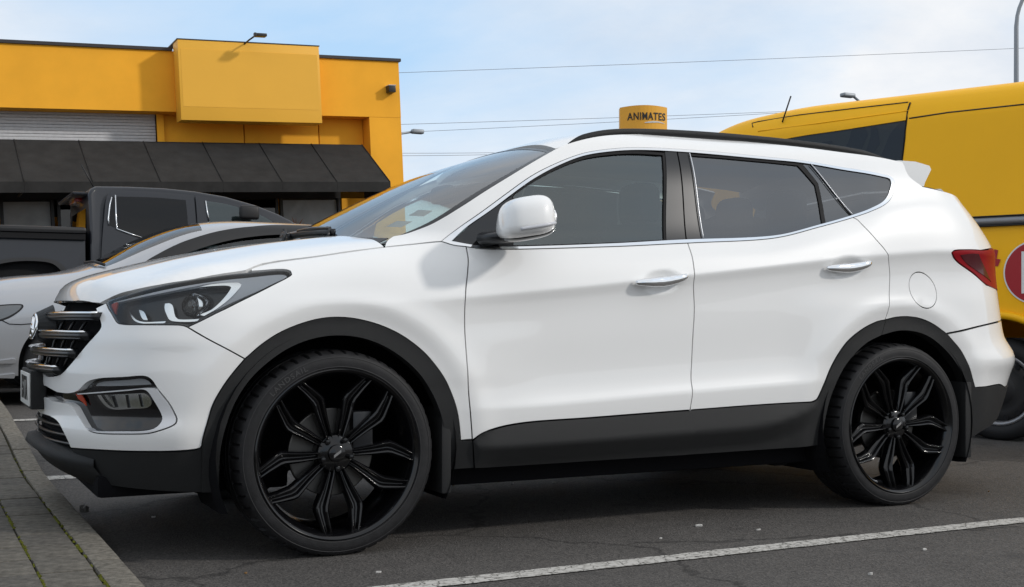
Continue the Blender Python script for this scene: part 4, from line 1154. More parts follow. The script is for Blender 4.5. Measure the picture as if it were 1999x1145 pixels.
for k in range(nN):
    ph = math.pi / 2 * (1 - k / nN)
    s_, c_ = math.sin(ph), math.cos(ph)
    cols.append(np.stack([X0 - (X0 - xn(z0)) * s_**(2 / NEXP), -w0 * c_**(2 / NEXP), z0], 1))
for k in range(nS):
    x = X0 + (X1 - X0) * k / (nS - 1); zl_ = levels(x)
    y = np.maximum(w_x(x) - off_col(x, zl_), .2)
    cols.append(np.stack([np.full_like(zl_, x), -y, zl_], 1))
w1 = np.maximum(w_x(X1) - off_col(X1, z1), .2)
for k in range(1, nT + 1):
    ph = math.pi / 2 * k / nT
    s_, c_ = math.sin(ph), math.cos(ph)
    cols.append(np.stack([X1 + (xt(z1) - X1) * s_**(2 / TEXP), -w1 * c_**(2 / TEXP), z1], 1))
PS = np.array(cols)
# flare rings round the wheel arches
for xc in (0.008, 2.690):
    r = np.hypot(PS[..., 0] - xc, PS[..., 2] - .375)
    ring = .010 * np.exp(-(np.maximum(r - .552, 0) / .05)**2) - .020 * np.clip((.552 - r) / .065, 0, 1.0)
    side = np.clip((-PS[..., 1] - .80) / .08, 0, 1) * np.clip((.98 - PS[..., 2]) / .06, 0, 1)
    PS[..., 1] -= ring * side
# bumper: ledge under the headlight and a swell round the corner
nose = np.clip((-.30 - PS[..., 0]) / .25, 0, 1)
led = nose * (.004 * np.exp(-((PS[..., 2] - .785) / .030)**2) + .010 * np.exp(-((PS[..., 2] - .46) / .05)**2))
PS[..., 0] -= led * .75
PS[..., 1] -= led * np.clip(-PS[..., 1] / .6, 0, 1) * .7
# rear bumper ledge
tl = np.clip((PS[..., 0] - 3.05) / .35, 0, 1)
rl = tl * .028 * np.exp(-((PS[..., 2] - .66) / .055)**2)
PS[..., 1] -= rl * np.clip(-PS[..., 1] / .6, 0, 1)
PS = smooth1(PS, 0, 3.0)
PS = smooth1(PS, 1, .6)
# shallow cups behind the door handles
def to_pt(px, py, y=-.93): return at_y(px, py, y)
CUPS = []
for cpx, cpy in ((1292, 549), (1655, 520)):
    q = to_pt(cpx, cpy); CUPS.append(q)
    e = np.hypot((PS[..., 0] - q[0] - .45 * (PS[..., 2] - q[2]) * 0) / .085, (PS[..., 2] - q[2] - .06 * (PS[..., 0] - q[0])) / .040)
    PS[..., 1] += .016 * np.clip(1.25 - e, 0, 1)**.8 * (np.clip(1.25 - e, 0, .5) / .5)**.5 * (PS[..., 1] < -.5)
PS[0, :, 1] = 0; PS[-1, :, 1] = 0
SIDE = Surf(PS)
if SIDE.N[nN + nS // 2, 30, 1] > 0: SIDE.N *= -1
colidx = np.arange(PS.shape[0])[:, None] * np.ones(PS.shape[1])[None, :]
def side_special(p):
    if p[0] == 'n': return SIDE.near((None, p[1], p[2]), colidx < nN + 20)       # nose: y, z
    if p[0] == 't': return SIDE.near((None, p[1], p[2]), colidx > nN + nS - 20)  # tail: y, z
    if p[0] == 's': return SIDE.near((p[1], None, p[2]))                          # side: x, z
SIDE.special = side_special
SIDE.rows = [SIDE.B[j] + d for j in (JL, JC) for d in (-.012, -.004, .004, .012)]
SIDE.fine = [np.array(SIDE.near((q[0], None, q[2]))) for q in CUPS]

# ---- shared outlines, in photograph pixels
HL_LOW = [(366, 638), (390, 627), (430, 607), (470, 587), (530, 557), (561, 541), (569, 535), (567, 529), (558, 526), (540, 525.5)]
HL_TOP = [(540, 525.5), (470, 531.5), (390, 542), (310, 557.5), (255, 572), (222, 582), (211, 586), (207, 591)]
HL_IN = [(207, 591), (211, 600), (217, 610), (225, 624), (230, 630), (240, 632.5), (290, 633.5), (345, 634), (357, 635), (366, 638)]
HOODSHUT = [(490, 524), (500, 520), (512, 516.5), (540, 511), (615, 501), (690, 490), (750, 482)]
DS_F = [(910, 481), (914, 505), (913, 530), (909, 575), (907.5, 600), (909, 671), (915, 766), (922, 857)]
DS_M = [(1342.5, 474), (1351, 500), (1355, 545), (1355.5, 600), (1353, 650), (1350, 710), (1349, 738), (1352, 768), (1347, 800)]
DS_R = [(1665, 424), (1673, 428), (1686, 441), (1711, 468), (1729, 489), (1735, 510), (1737, 540), (1735, 602), (1728, 624)]
ARCH_F = [(899, 859), (896, 825), (893, 806), (885, 778), (870, 743), (850, 713), (825, 685), (787, 656), (750, 637.5), (712, 625.5), (675, 619.5), (637, 620), (600, 627.5), (550, 647), (512, 671), (478, 700)]
ARCH_F2 = [(478, 700), (457, 725), (435, 755), (415, 792), (403, 832), (394, 870)]
ARCH_R = [(1584, 784), (1594, 779), (1600, 768), (1607, 752), (1624, 712), (1649, 672), (1679, 645), (1711, 628), (1728, 624)]
ARCH_R2 = [(1728, 624), (1749, 619), (1774, 618), (1799, 622.5), (1824, 634), (1849, 652)]
ARCH_R3 = [(1849, 652), (1874, 682), (1889, 710), (1898, 738), (1903, 756)]
BELT_A = [(862, 471), (885, 478), (910, 481)]
BELT_F = [(910, 481), (935, 484.5), (965, 486), (1052, 485), (1190, 481), (1342.5, 474)]
BELT_R = [(1342.5, 474), (1400, 471.5), (1475, 468), (1537, 459.5), (1600, 442.5), (1665, 424)]
BELT_Q = [(1665, 424), (1700, 412), (1722, 402), (1736, 391), (1743, 376), (1746, 358), (1743, 348), (1735, 342.5)]
DLO_TOP = [(1735, 342.5), (1675, 331), (1577, 315), (1500, 306.5), (1425, 299), (1322, 291), (1240, 288), (1190, 291), (1140, 299), (1090, 317), (1040, 342), (990, 377), (914, 432), (862, 471)]
IN_BELT = [(882, 470.5), (912, 476), (965, 481), (1052, 480), (1190, 475), (1300, 469), (1372, 466), (1475, 462.5), (1537, 455), (1607, 436), (1665, 419), (1700, 406), (1722, 394), (1733, 380), (1738, 365), (1739, 356), (1736, 349), (1730, 346.5)]
IN_TOP = [(1730, 346.5), (1675, 336), (1577, 319.5), (1500, 311.5), (1425, 304.5), (1322, 296), (1240, 293), (1190, 296), (1140, 304), (1090, 323), (1040, 350), (995, 382), (969, 402), (915, 440), (882, 470.5)]
SILLTOP_F = [(922, 859), (940, 846), (965, 836), (1018, 825), (1161, 814), (1346, 800)]
SILLTOP_R = [(1346, 800), (1494, 789), (1584, 784)]
rev = lambda l: l[::-1]

# ---- painted panels
panel('front_fender', SIDE, [HL_LOW, [(540, 525.5), (490, 529)], HOODSHUT, [(750, 482), (805, 476.5), (862, 471)], BELT_A, DS_F, [(922, 857), (899, 859)], ARCH_F, [(478, 700), (366, 638)]], 'white_paint', suv, grid=.02)
panel('front_door', SIDE, [BELT_F, DS_M, rev(SILLTOP_F), rev(DS_F)], 'white_paint', suv, grid=.02)
panel('rear_door', SIDE, [BELT_R, DS_R, rev(ARCH_R), rev(SILLTOP_R), rev(DS_M)], 'white_paint', suv, grid=.02)
TLAMP = [(1858, 493), (1862, 489), (1889, 487), (1915, 488)]
TL_LOW = [(1858, 493), (1861, 501), (1869, 511), (1899, 533), (1925, 556)]
fuel = [(1801.5 + 26 * math.cos(t) * .97 + 3.5 * math.sin(t) * 1.0, 566 + 35 * math.sin(t) + 0 * math.cos(t)) for t in np.linspace(0, 2 * math.pi, 33)]
FUEL = [[(1801.5 + 25.5 * math.cos(t) + 8.5 * math.sin(t), 566 + 35 * math.sin(t)) for t in np.linspace(0, 2 * math.pi, 33)]]
quarter = [[(750, 482), (752, 474), (758, 466), (767, 460)], [(767, 460), (790, 455.5), (815, 447), (840, 437), (865, 423.5), (900, 402), (940, 376), (1000, 339), (1050, 309), (1082, 291)],
           [(1082, 291), (1107, 280), (1158, 267), (1208, 262), (1325, 263), (1437, 274), (1550, 285), (1640, 296), (1720, 307), (1762, 316)],
           [(1762, 316), (1775, 343), (1801, 364)],
           [(1801, 364), ('t', -.66, 1.42), ('t', -.66, 1.30), ('t', -.64, 1.235)],
           [('t', -.64, 1.235), (1915, 488)], rev(TLAMP), TL_LOW, [(1925, 556), ('t', -.62, .99)],
           [('t', -.62, .99), ('t', -.62, .92), ('t', -.62, .87)], [('t', -.62, .87), (1929, 632), (1849, 650)], [(1849, 652)], rev(ARCH_R2), rev(DS_R), BELT_Q, DLO_TOP, [(862, 471), (805, 476.5), (750, 482)]]
panel('body_side', SIDE, quarter, 'white_paint', suv, holes=[FUEL], grid=.02)
panel('fuel_door', SIDE, FUEL, 'white_paint', suv, gap=.0015)
panel('rear_bumper', SIDE, [[(1849, 652), (1929, 633), ('t', -.60, .865)], [('t', -.60, .865), ('t', 0, .865)], [('t', 0, .50)], [('t', 0, .50), ('t', -.5, .50), ('t', -.66, .505), (1969, 752), (1961, 755), (1951, 750), (1924, 754.5), (1903, 756)], rev(ARCH_R3)], 'white_paint', suv, grid=.02)
# tailgate: skin, lamp blocks
panel('tailgate', SIDE, [[('t', -.64, 1.235), ('t', -.66, 1.30), ('t', -.66, 1.42), ('t', -.60, 1.52)], [('t', 0, 1.56)], [('t', 0, .87)], [('t', -.62, .87), ('t', -.62, .99)], [('t', -.62, 1.23)]], 'white_paint', suv, off=-.004)
panel('rear_window', SIDE, [[('t', -.56, 1.30)], [('t', -.55, 1.49)], [('t', 0, 1.53)], [('t', 0, 1.28)]], 'privacy_glass', suv, off=.004, depth=.004)
tlw = [[(1858, 493), (1862, 489), (1889, 487), (1915, 488), ('t', -.62, 1.225), ('t', -.45, 1.22)], [('t', -.45, 1.22), ('t', -.52, 1.08), ('t', -.62, .99)], [('t', -.62, .99), (1925, 556), (1899, 533), (1869, 511), (1861, 501), (1858, 493)]]
panel('tail_light', SIDE, tlw, 'red_lens', suv, off=.004, depth=.02)
panel('tail_light_inner', SIDE, [[(1872, 496), (1895, 493), (1909, 494)], [(1909, 494), (1920, 520), (1933, 551)], [(1933, 551), (1903, 528), (1880, 510), (1872, 496)]], 'dark_red_lens', suv, off=.0065, depth=.003)

# front bumper skin: one piece with the fog-lamp inlet
FOG_TOP = [(112, 766), (135, 768), (152, 763), (162, 753), (172, 745), (195, 739), (240, 736.5), (278, 734), (288, 736), (296, 742), (306, 757)]
FOG_R = [(306, 757), (330, 787), (341, 807), (345, 817), (343, 826), (334, 832), (312, 840), (290, 845.5), (240, 847), (190, 845), (176, 841), (168, 834)]
FOG_L = [(168, 834), (158, 818), (150, 806), (143, 795), (134, 788), (118, 784), (100, 781)]
bump = [HL_IN, [(366, 638), (478, 700)], ARCH_F2, [(394, 870), (391, 874), (384, 876), (340, 880), (265, 880.5), (190, 877.5), (138, 874)],
        [(138, 874), (131, 858), (122, 840), (113, 824), (100, 814), (77, 806)], [('n', 0, .50)], [('n', 0, .565)], [('n', -.25, .565), (100, 781)],
        rev(FOG_L), rev(FOG_R), rev(FOG_TOP), [(112, 766), ('n', -.25, .605)], [('n', 0, .605)], [('n', 0, .655)],
        [('n', -.2, .655), (90, 733), (110, 733), (122, 727), (131, 718), (165, 677), (190, 649), (197, 638), (195, 625), (187, 601)], [(187, 601), (205, 592)]]
panel('front_bumper', SIDE, bump, 'white_paint', suv, grid=.02, depth=.03)
# dark band, fog housing and lamps
panel('fog_housing', SIDE, [[('n', 0, .61), ('n', -.25, .61), (112, 764)], FOG_TOP, FOG_R, FOG_L, [(100, 781), ('n', -.25, .56), ('n', 0, .56)]], 'gloss_black', suv, off=-.028, gap=-.004, depth=0, grid=.02)
panel('fog_bezel', SIDE, [[(150, 767), (200, 763), (250, 759), (284, 756), (300, 756), (306, 758)], FOG_R, [(168, 834), (176, 838.5), (240, 840.5), (275, 840), (300, 835.5), (311, 827), (316, 817), (313, 806), (300, 783), (289, 766), (281, 761), (250, 763.5), (200, 767.5), (152, 771)]], 'satin_chrome', suv, off=.002, depth=.03, grid=.01)
panel('running_light', SIDE, [[(170, 757), (178, 747), (195, 742.5), (240, 739), (278, 737.5), (288, 740.5), (299, 753)], [(299, 753), (265, 755), (220, 756), (170, 757)]], 'lamp_lens', suv, off=-.004, depth=.01, grid=.02)
panel('running_light_back', SIDE, [[(176, 755), (180, 748), (240, 741), (278, 740), (295, 752)], [(295, 752), (220, 755), (176, 755)]], 'lamp_grey', suv, off=-.022, depth=0, grid=.02)
panel('fog_lamp', SIDE, [[(178, 771), (186, 784), (198, 796), (212, 801), (250, 800), (283, 797.5), (291, 791), (291, 783), (285, 773), (275, 767)], [(275, 767), (230, 769), (178, 771)]], 'lamp_silver', suv, off=-.022, depth=.004, grid=.012)
for a, b in ((( 208, 772), (216, 797)), ((236, 770), (241, 798)), ((262, 769), (268, 796))):
    panel('fog_reflector_rib', SIDE, [[a, b], [b, (b[0] + 7, b[1])], [(b[0] + 7, b[1]), (a[0] + 7, a[1])]], 'lamp_black', suv, off=-.019, depth=.004)
panel('fog_lens', SIDE, [[(178, 771), (186, 784), (198, 796), (212, 801), (250, 800), (283, 797.5), (291, 791), (291, 783), (285, 773), (275, 767)], [(275, 767), (230, 769), (178, 771)]], 'lamp_cover', suv, off=-.006, depth=0)
panel('bumper_reflector', SIDE, [[(137, 769), (148, 768), (158, 784), (160, 795), (152, 787), (143, 780)]], 'amber', suv, off=-.018, depth=.004)
# unpainted lower bumper, grille opening in it, skid lip
panel('lower_bumper', SIDE, [[(394, 871), (384, 878), (340, 882), (265, 882.5), (190, 879.5), (138, 876)], [(138, 876), (150, 902), (168, 932)], [(168, 932), (200, 945), (292, 958), (428, 962)], [(428, 962), (428, 920), (432, 880)], [(432, 880), (412, 868), (394, 871)]], 'black_plastic', suv, off=-.004, depth=.05)
panel('lower_grille', SIDE, [[('n', 0, .505), (77, 803), (100, 812), (113, 822), (122, 838), (131, 856), (140, 880)], [(140, 880), (150, 902)], [('n', -.4, .36), ('n', -.2, .355), ('n', 0, .35)]], 'inner_dark', suv, off=-.035, depth=0)
for z in (.47, .435, .40):
    V, F = tube_vf([SIDE.ev(ab_of(SIDE, ('n', -y, z)), -.018)[0][0] for y in np.linspace(0.0, .50, 14)], (.008, .006), 6)
    for s_ in (1, -1): mesh('lower_grille_slat', [(v[0], s_ * v[1], v[2]) for v in V], F if s_ == 1 else [f[::-1] for f in F], 'satin_black', suv, smooth=True)
lip = []
for y in np.linspace(0, .60, 24):
    c0 = SIDE.ev(ab_of(SIDE, ('n', -y, .405 - .05 * (y / .60)**2)), 0)
    c1 = SIDE.ev(ab_of(SIDE, ('n', -y, .31 - .06 * (y / .60)**2)), 0)
    k = 1 - .97 * max(0, (y - .30) / .30)**2
    p0, n0 = c0[0][0], c0[1][0]; p1 = c1[0][0]
    lip.append([p0 - n0 * .03, p0 + n0 * .024 * k + np.array([0, 0, .004]), p0 + n0 * .034 * k - np.array([0, 0, .022]), (p0 + p1) / 2 + n0 * .020 * k, p1 + n0 * .004 * k, p1 - n0 * .05])
V = [p for r_ in lip for p in r_]; F = []
for i in range(len(lip) - 1):
    for j in range(5): F.append((i * 6 + j, i * 6 + j + 1, (i + 1) * 6 + j + 1, (i + 1) * 6 + j))
for s_ in (1, -1):
    mesh('bumper_lip', [(v[0], s_ * v[1], v[2]) for v in V], F[::-1] if s_ == 1 else [f[::-1] for f in F], 'black_plastic', suv, smooth=True)

# ---- grille
panel('grille_recess', SIDE, [[('n', 0, .93)], [('n', -.45, .925), (187, 597)], [(187, 600), (195, 625), (197, 638), (190, 649), (165, 677), (131, 718), (122, 727), (110, 733), (90, 733), ('n', 0, .65)]], 'inner_dark', suv, off=-.045, gap=-.012, depth=0)
def grille_bar(z0, zdip, yend, r1, r2, out_):
    path = []
    for y in np.linspace(0, yend, 22):
        zz = z0 - zdip * (y / yend)**2
        p, n = SIDE.ev(ab_of(SIDE, ('n', -y, zz)), out_ * (1 - .7 * (y / yend)**4))
        path.append(p[0])
    return path
for z0, ye, mt, ra in ((.868, .60, 'satin_black', (.012, .014)), (.800, .575, 'satin_black', (.012, .014)), (.735, .52, 'satin_black', (.012, .014)), (.672, .42, 'satin_black', (.012, .015))):
    pth = grille_bar(z0, .0, ye, 0, 0, .004)
    pth = [p for k, p in enumerate(pth) if k == 0 or np.linalg.norm(p - pth[k - 1]) > .006]
    pth = list(smooth1(np.array(pth), 0, 1.2)); pth[0][1] = 0
    cp = [p + np.array([-.010, 0, .014]) for p in pth]
    for s_ in (1, -1):
        V, F = tube_vf([(p[0], s_ * p[1], p[2]) for p in pth], (.024, .017), 10)
        gb = mesh('grille_bar', V, F, mt, suv, smooth=True)
        V, F = tube_vf([(p[0], s_ * p[1], p[2]) for p in cp], (.019, .006), 8)
        mesh('chrome_strip', V, F, 'chrome', gb, smooth=True)
for y in (.16, .34, .47):
    for s_ in (1, -1):
        pp = [SIDE.ev(ab_of(SIDE, ('n', -y * (1 - .25 * (.9 - z) / .25), z)), -.03)[0][0] for z in np.linspace(.9, .68, 8)]
        V, F = tube_vf([(p[0], s_ * p[1], p[2]) for p in pp], .006, 6)
        mesh('grille_strut', V, F, 'satin_black', suv, smooth=True)
# emblem: a slanted H in an oval
em = empty('emblem', (0, 0, 0)); em.parent = suv; em.matrix_parent_inverse = Matrix.Translation(suv.location).inverted()
ec = np.array([-.944, 0, .832]); eu = np.array([0, 1.0, 0]); ev_ = np.array([.17, 0, .985]); en = np.cross(eu, ev_)
def epath(f, n): return [ec + eu * a + ev_ * b - np.array([.012, 0, 0]) * (1 - (a / .075)**2 * .5) for a, b in (f(k / n) for k in range(n))]
ring = epath(lambda t: (.077 * math.cos(2 * math.pi * t), .046 * math.sin(2 * math.pi * t)), 40)
V, F = tube_vf(ring + [ring[0], ring[1]], .0065, 8, cap=False); mesh('emblem_ring', V, F, 'chrome', em, smooth=True)
for pts in ([(-.045, -.034), (-.030, -.01), (-.024, .034)], [(.024, -.034), (.030, .01), (.045, .034)], [(-.040, -.012), (0, 0), (.040, .012)]):
    V, F = tube_vf([ec + eu * a + ev_ * b - np.array([.012, 0, 0]) for a, b in pts], .007, 8); mesh('emblem_letter', V, F, 'chrome', em, smooth=True)
V, F = tube_vf([ec + np.array([.06, 0, 0]), ec + np.array([.0, 0, 0]), ec - np.array([.004, 0, 0])], [(.13, .085), (.085, .055), (.07, .04)], 24); mesh('emblem_back', V, F, 'black_plastic', em, smooth=False)

# number plate and holder
pl = box('number_plate', (-.988, -.18, .527), (-.982, .18, .652), 'plate_white', suv, bevel=.002)
box('plate_surround', (-.982, -.192, .515), (-.925, .192, .664), 'black_plastic', suv, bevel=.006)
tm = text_mesh('EST17A', .125, .001, .0025, .62)
to = link('plate_letters', tm, 'plate_black', pl, keep=False)
to.matrix_parent_inverse = Matrix.Identity(4)
to.matrix_local = Matrix(((0, 0, -1, -.9885), (-1, 0, 0, 0), (0, 1, 0, .588), (0, 0, 0, 1)))
to.matrix_local = Matrix.Translation((-.9885, 0, .588)) @ Matrix(((0, 0, -1, 0), (-1, 0, 0, 0), (0, 1, 0, 0), (0, 0, 0, 1)))

# ---- headlight
panel('headlight_housing', SIDE, [HL_LOW, HL_TOP, HL_IN], 'lamp_black', suv, off=-.040, gap=-.003, depth=0, grid=.02)
panel('headlight_rim', SIDE, [HL_LOW, HL_TOP, HL_IN], 'gloss_black', suv, off=-.003, gap=.001, depth=.035, grid=.02,
      holes=[[[(372, 633), (430, 602), (525, 556), (558, 540), (565, 534), (559, 529), (470, 534.5), (390, 544.5), (310, 560), (255, 574.5), (222, 584.5), (211, 589)], [(212, 590), (220, 606), (231, 625), (240, 629), (345, 630), (372, 633)]]])
panel('headlight_bezel', SIDE, [[(216, 587), (255, 577), (310, 563), (390, 547.5), (470, 537.5), (556, 531), (562, 535), (554, 540), (525, 554), (470, 580), (420, 604), (400, 613)],
      [(400, 613), (440, 587), (462, 564), (472, 551), (470, 546), (450, 545), (410, 548), (330, 564), (270, 577), (216, 589)]], 'lamp_grey', suv, off=-.014, depth=.012, grid=.012, gap=0)
panel('headlight_chrome_guide', SIDE, [[(388, 557), (410, 551.5), (450, 547.5), (468, 548), (472, 552), (464, 564), (446, 583), (424, 600), (398, 615)], [(398, 615), (390, 613), (412, 603), (436, 581), (450, 562), (452, 557), (444, 554), (415, 554.5), (388, 557)]], 'lamp_silver', suv, off=-.009, depth=.012, grid=.01, gap=0)
panel('headlight_light_guide', SIDE, [[(318, 589), (326, 588), (333, 592), (336, 603), (339, 615), (344, 620), (372, 621), (388, 620)], [(388, 620), (384, 624), (340, 625), (328, 622), (321, 610), (317, 597), (318, 589)]], 'lamp_silver', suv, off=-.016, depth=.01, grid=.01, gap=0)
panel('headlight_light_guide', SIDE, [[(246, 602), (252, 612), (262, 622), (275, 625.5), (320, 624.5)], [(320, 624.5), (318, 627.5), (274, 628.5), (258, 624), (249, 613), (246, 602)]], 'lamp_silver', suv, off=-.016, depth=.006, grid=.01, gap=0)
panel('headlight_reflector', SIDE, [[(264, 600), (274, 604), (282, 621)], [(282, 621), (273, 620), (264, 600)]], 'lamp_silver', suv, off=-.020, depth=.006, grid=.01, gap=0)
panel('headlight_amber', SIDE, [[(213, 592), (225, 587.5), (223, 600), (222, 618)], [(222, 618), (216, 606), (213, 592)]], 'amber', suv, off=-.010, depth=.006, grid=.01, gap=0)
# projector
pc, pn = SIDE.ev(ab_of(SIDE, (380, 588)), -.05); pc = pc[0]
for s_ in (1, -1):
    c = pc * np.array([1, s_, 1])
    fw = np.array([-.94, -.33 * s_, .02]); fw /= np.linalg.norm(fw)
    V, F = tube_vf([c - fw * .05, c - fw * .01, c + fw * .020, c + fw * .022], [.042, .045, .047, .044], 24)
    pj = mesh('headlight_projector', V, F, 'lamp_silver', suv, smooth=True)
    prof = [(0.0, .040), (.010, .039), (.022, .034), (.031, .024), (.036, .012), (.037, .001)]
    V, F = tube_vf([c + fw * (.018 + a) for a, b in prof], [b for a, b in prof], 24)
    mesh('projector_lens', V, F, 'lamp_lens', pj, smooth=True)
panel('headlight_cover', SIDE, [HL_LOW, HL_TOP, HL_IN], 'lamp_cover', suv, off=.001, gap=.003, depth=0, grid=.02)

# ---- black cladding: arches, sills, rear corner
RING_F_IN = [(437, 845), (450, 805), (470, 765), (495, 732), (525, 705), (562, 680), (600, 664), (637, 656), (675, 655), (712, 661), (750, 676), (787, 700), (820, 732), (845, 772), (860, 810), (868, 845), (873, 880), (876, 915)]
panel('front_arch_trim', SIDE, [rev(ARCH_F2), rev(ARCH_F), [(899, 859), (922, 860)], [(924, 912)], [(876, 915)], rev(RING_F_IN), [(437, 845), (430, 885), (428, 960)], [(394, 960)]], 'black_plastic', suv, off=.006, depth=.06, gap=.001)
def sill_ledge(P, L):
    Q = SIDE.ev(P)[0]; x, z = Q[:, 0], Q[:, 2]
    zt = pchip([.4, .53, .62, .74, 1.06, 1.52, 2.17], [.40, .40, .435, .459, .467, .48, .502], x)
    zk = pchip([.4, .6, 1.52, 1.85, 2.05, 2.2], [.375, .378, .395, .405, .44, .49], x)
    up = np.clip((zt - z) / np.maximum(zt - zk, .01), 0, 1); dn = np.clip((zk - z) / .085, 0, 1)
    amp = np.clip((zt - zk) / .07, 0, 1)
    return amp * (.034 * up - .030 * dn)
panel('door_sill_trim', SIDE, [SILLTOP_F, [(1346, 800), (1349, 838), (1338, 886)], [(1338, 886), (1130, 899), (925, 912)], [(922, 860)]], 'black_plastic', suv, off=.010, depth=.05, gap=.0015, grid=.014, offfn=sill_ledge)
RING_R_IN = [(1603, 868), (1606, 840), (1611, 810), (1620, 775), (1639, 730), (1661, 697), (1689, 670), (1719, 654), (1749, 646), (1769, 645), (1799, 651), (1824, 665), (1849, 688), (1869, 715), (1884, 750), (1891, 787), (1893, 825), (1891, 850)]
panel('rear_arch_trim', SIDE, [SILLTOP_R, ARCH_R, [(1728, 624), (1719, 654)], rev(RING_R_IN[:8]), [(1603, 868), (1338, 886)], [(1338, 886), (1349, 838), (1346, 800)]], 'black_plastic', suv, off=.006, depth=.06, gap=.001, grid=.016, offfn=lambda P, L: sill_ledge(P, L) * (SIDE.ev(P)[0][:, 0] < 2.2))
panel('rear_arch_trim', SIDE, [ARCH_R2, ARCH_R3, [(1903, 756), (1924, 755), (1951, 751), (1961, 756), (1969, 753), ('t', -.66, .50), ('t', 0, .495)], [('t', 0, .40)], [('t', -.45, .40), ('t', -.62, .40), (1950, 812), (1930, 831), (1912, 842), (1893, 854)], rev(RING_R_IN[7:]), [(1719, 654), (1728, 624)]], 'black_plastic', suv, off=.006, depth=.06, gap=.001)

# ---- hidden body structure behind the panel gaps, wheel housings, floor
def ellipse_ab(xc, zc, r):
    return np.array([ab_of(SIDE, ('s', xc + r * math.cos(t), max(.18, zc + r * math.sin(t)))) for t in np.linspace(0, 2 * math.pi, 60, endpoint=False)])
inner = [[('s', -.30, .80), ('s', -.2, 1.0), ('s', .226, 1.10), ('s', .45, 1.12)], [('s', .45, 1.12), ('s', 1.2, 1.13), ('s', 1.9, 1.175), ('s', 2.4, 1.28), ('s', 2.72, 1.40)], [('s', 2.95, 1.5), ('t', -.6, 1.45)], [('t', 0, 1.2)], [('t', 0, .40)], [('t', -.5, .40), ('s', 3.3, .45), ('s', 3.12, .62)],
         [('s', 3.05, .72), ('s', 2.9, .84), ('s', 2.7, .89), ('s', 2.45, .84), ('s', 2.27, .68), ('s', 2.2, .48)], [('s', 2.18, .33)], [('s', .52, .33)], [('s', .48, .48), ('s', .39, .70), ('s', .2, .84), ('s', 0, .89), ('s', -.2, .84), ('s', -.29, .78)]]
panel('body_structure', SIDE, inner, 'inner_dark', suv, off=-.016, depth=0, gap=0, grid=.04)
for xc in (.008, 2.69):
    for s_ in (1, -1):
        V, F = [], []
        n = 28
        for i in range(n + 1):
            t = math.pi * (-.14 + 1.28 * i / n)
            for y in (.925, .86, .55):
                rr = .455 if y > .9 else .47
                V.append((xc + rr * math.cos(t), -s_ * y, .375 + rr * math.sin(t)))
        for i in range(n):
            for j in range(2): F.append((i * 3 + j, i * 3 + j + 1, (i + 1) * 3 + j + 1, (i + 1) * 3 + j))
        b0 = len(V); V.append((xc, -s_ * .55, .375))
        for i in range(n): F.append((b0, i * 3 + 2, (i + 1) * 3 + 2))
        mesh('wheel_housing', V, F, 'inner_dark', suv)
box('floor_pan', (.35, -.80, .21), (2.35, .80, .33), 'inner_dark', suv, bevel=.02)
box('engine_tray', (-.80, -.62, .22), (-.1, .62, .30), 'inner_dark', suv, bevel=.02)
for s_ in (1, -1):
    tube('trailing_arm', [(2.25, -s_ * .62, .30), (2.45, -s_ * .66, .24), (2.7, -s_ * .70, .30)], .03, 'satin_black', suv)
    box('jacking_block', (2.08, -s_ * .74 - .04, .20), (2.16, -s_ * .74 + .04, .29), 'inner_dark', suv, bevel=.01)
    # mud flaps
    for xf, zt in ((.425, .52), (3.125, .56)):
        bm = bmesh.new(); box_bm(bm, (xf - .02, -s_ * .92 if s_ == 1 else .74, .20), (xf + .02, -.74 if s_ == 1 else .92, zt), .008)
        bm_obj('mud_flap', bm, 'black_plastic', suv, smooth=True, angle=40)

# ---- hood
SWY = np.linspace(0, .80, 30)
SWX = [SIDE.ev(ab_of(SIDE, ('n', -y, .920)))[0][0][0] for y in SWY]
SWD = np.array(SWX) - SWX[0]
def hz(x, y):
    ay = np.abs(y)
    xs = x - np.interp(ay, SWY, SWD) * np.clip((.05 - x) / .9, 0, 1)
    zc = pchip([-1.0, -.874, -.868, -.860, -.845, -.82, -.76, -.65, -.50, -.35, -.19, .0, .12, .35], [.90, .905, .93, .95, .978, 1.004, 1.032, 1.064, 1.103, 1.134, 1.162, 1.187, 1.20, 1.215], xs)
    ye = pchip([-.95, -.7, -.45, -.2, .1, .4], [.62, .74, .78, .795, .80, .80], x)
    drop = pchip([-.95, -.8, -.5, -.25, 0, .25], [.015, .05, .094, .098, .090, .075], x)
    r = np.clip(ay / ye, 0, 1.15)
    return zc - drop * (.35 * r**2 + .65 * r**5)+ .006 * np.exp(-((r - .62) / .10)**2)
hx = np.r_[np.linspace(-.90, -.82, 60), np.linspace(-.815, .34, 150)]; hy = np.linspace(-.86, .86, 173)
GX, GY = np.meshgrid(hx, hy, indexing='ij')
PH = np.stack([GX, GY, hz(GX, GY)], 2)
edge3 = [SIDE.ev(SIDE.hit(*p))[0][0] for p in [(750, 482), (720, 486), (690, 490), (650, 496), (615, 501), (575, 506), (540, 511), (512, 516.5), (495, 522), (480, 528.5), (440, 533.5), (415, 537), (390, 541), (365, 545), (340, 549.5), (310, 556.5), (280, 564), (255, 571), (222, 581), (207, 589)]]
ER = np.array(edge3 + [e * np.array([1, -1, 1]) for e in edge3]); RES = ER[:, 2] + .002 - hz(ER[:, 0], ER[:, 1])
w_ = np.zeros(GX.shape); r_ = np.zeros(GX.shape); wm = np.zeros(GX.shape)
for e, q in zip(ER, RES):
    d2 = (GX - e[0])**2 + (GY - e[1])**2; ww = np.exp(-d2 / (2 * .07**2)) + 1e-30
    w_ += ww; r_ += ww * q; wm = np.maximum(wm, np.exp(-d2 / (2 * .12**2)))
PH[..., 2] += r_ / w_ * wm
HOOD = Surf(PH)
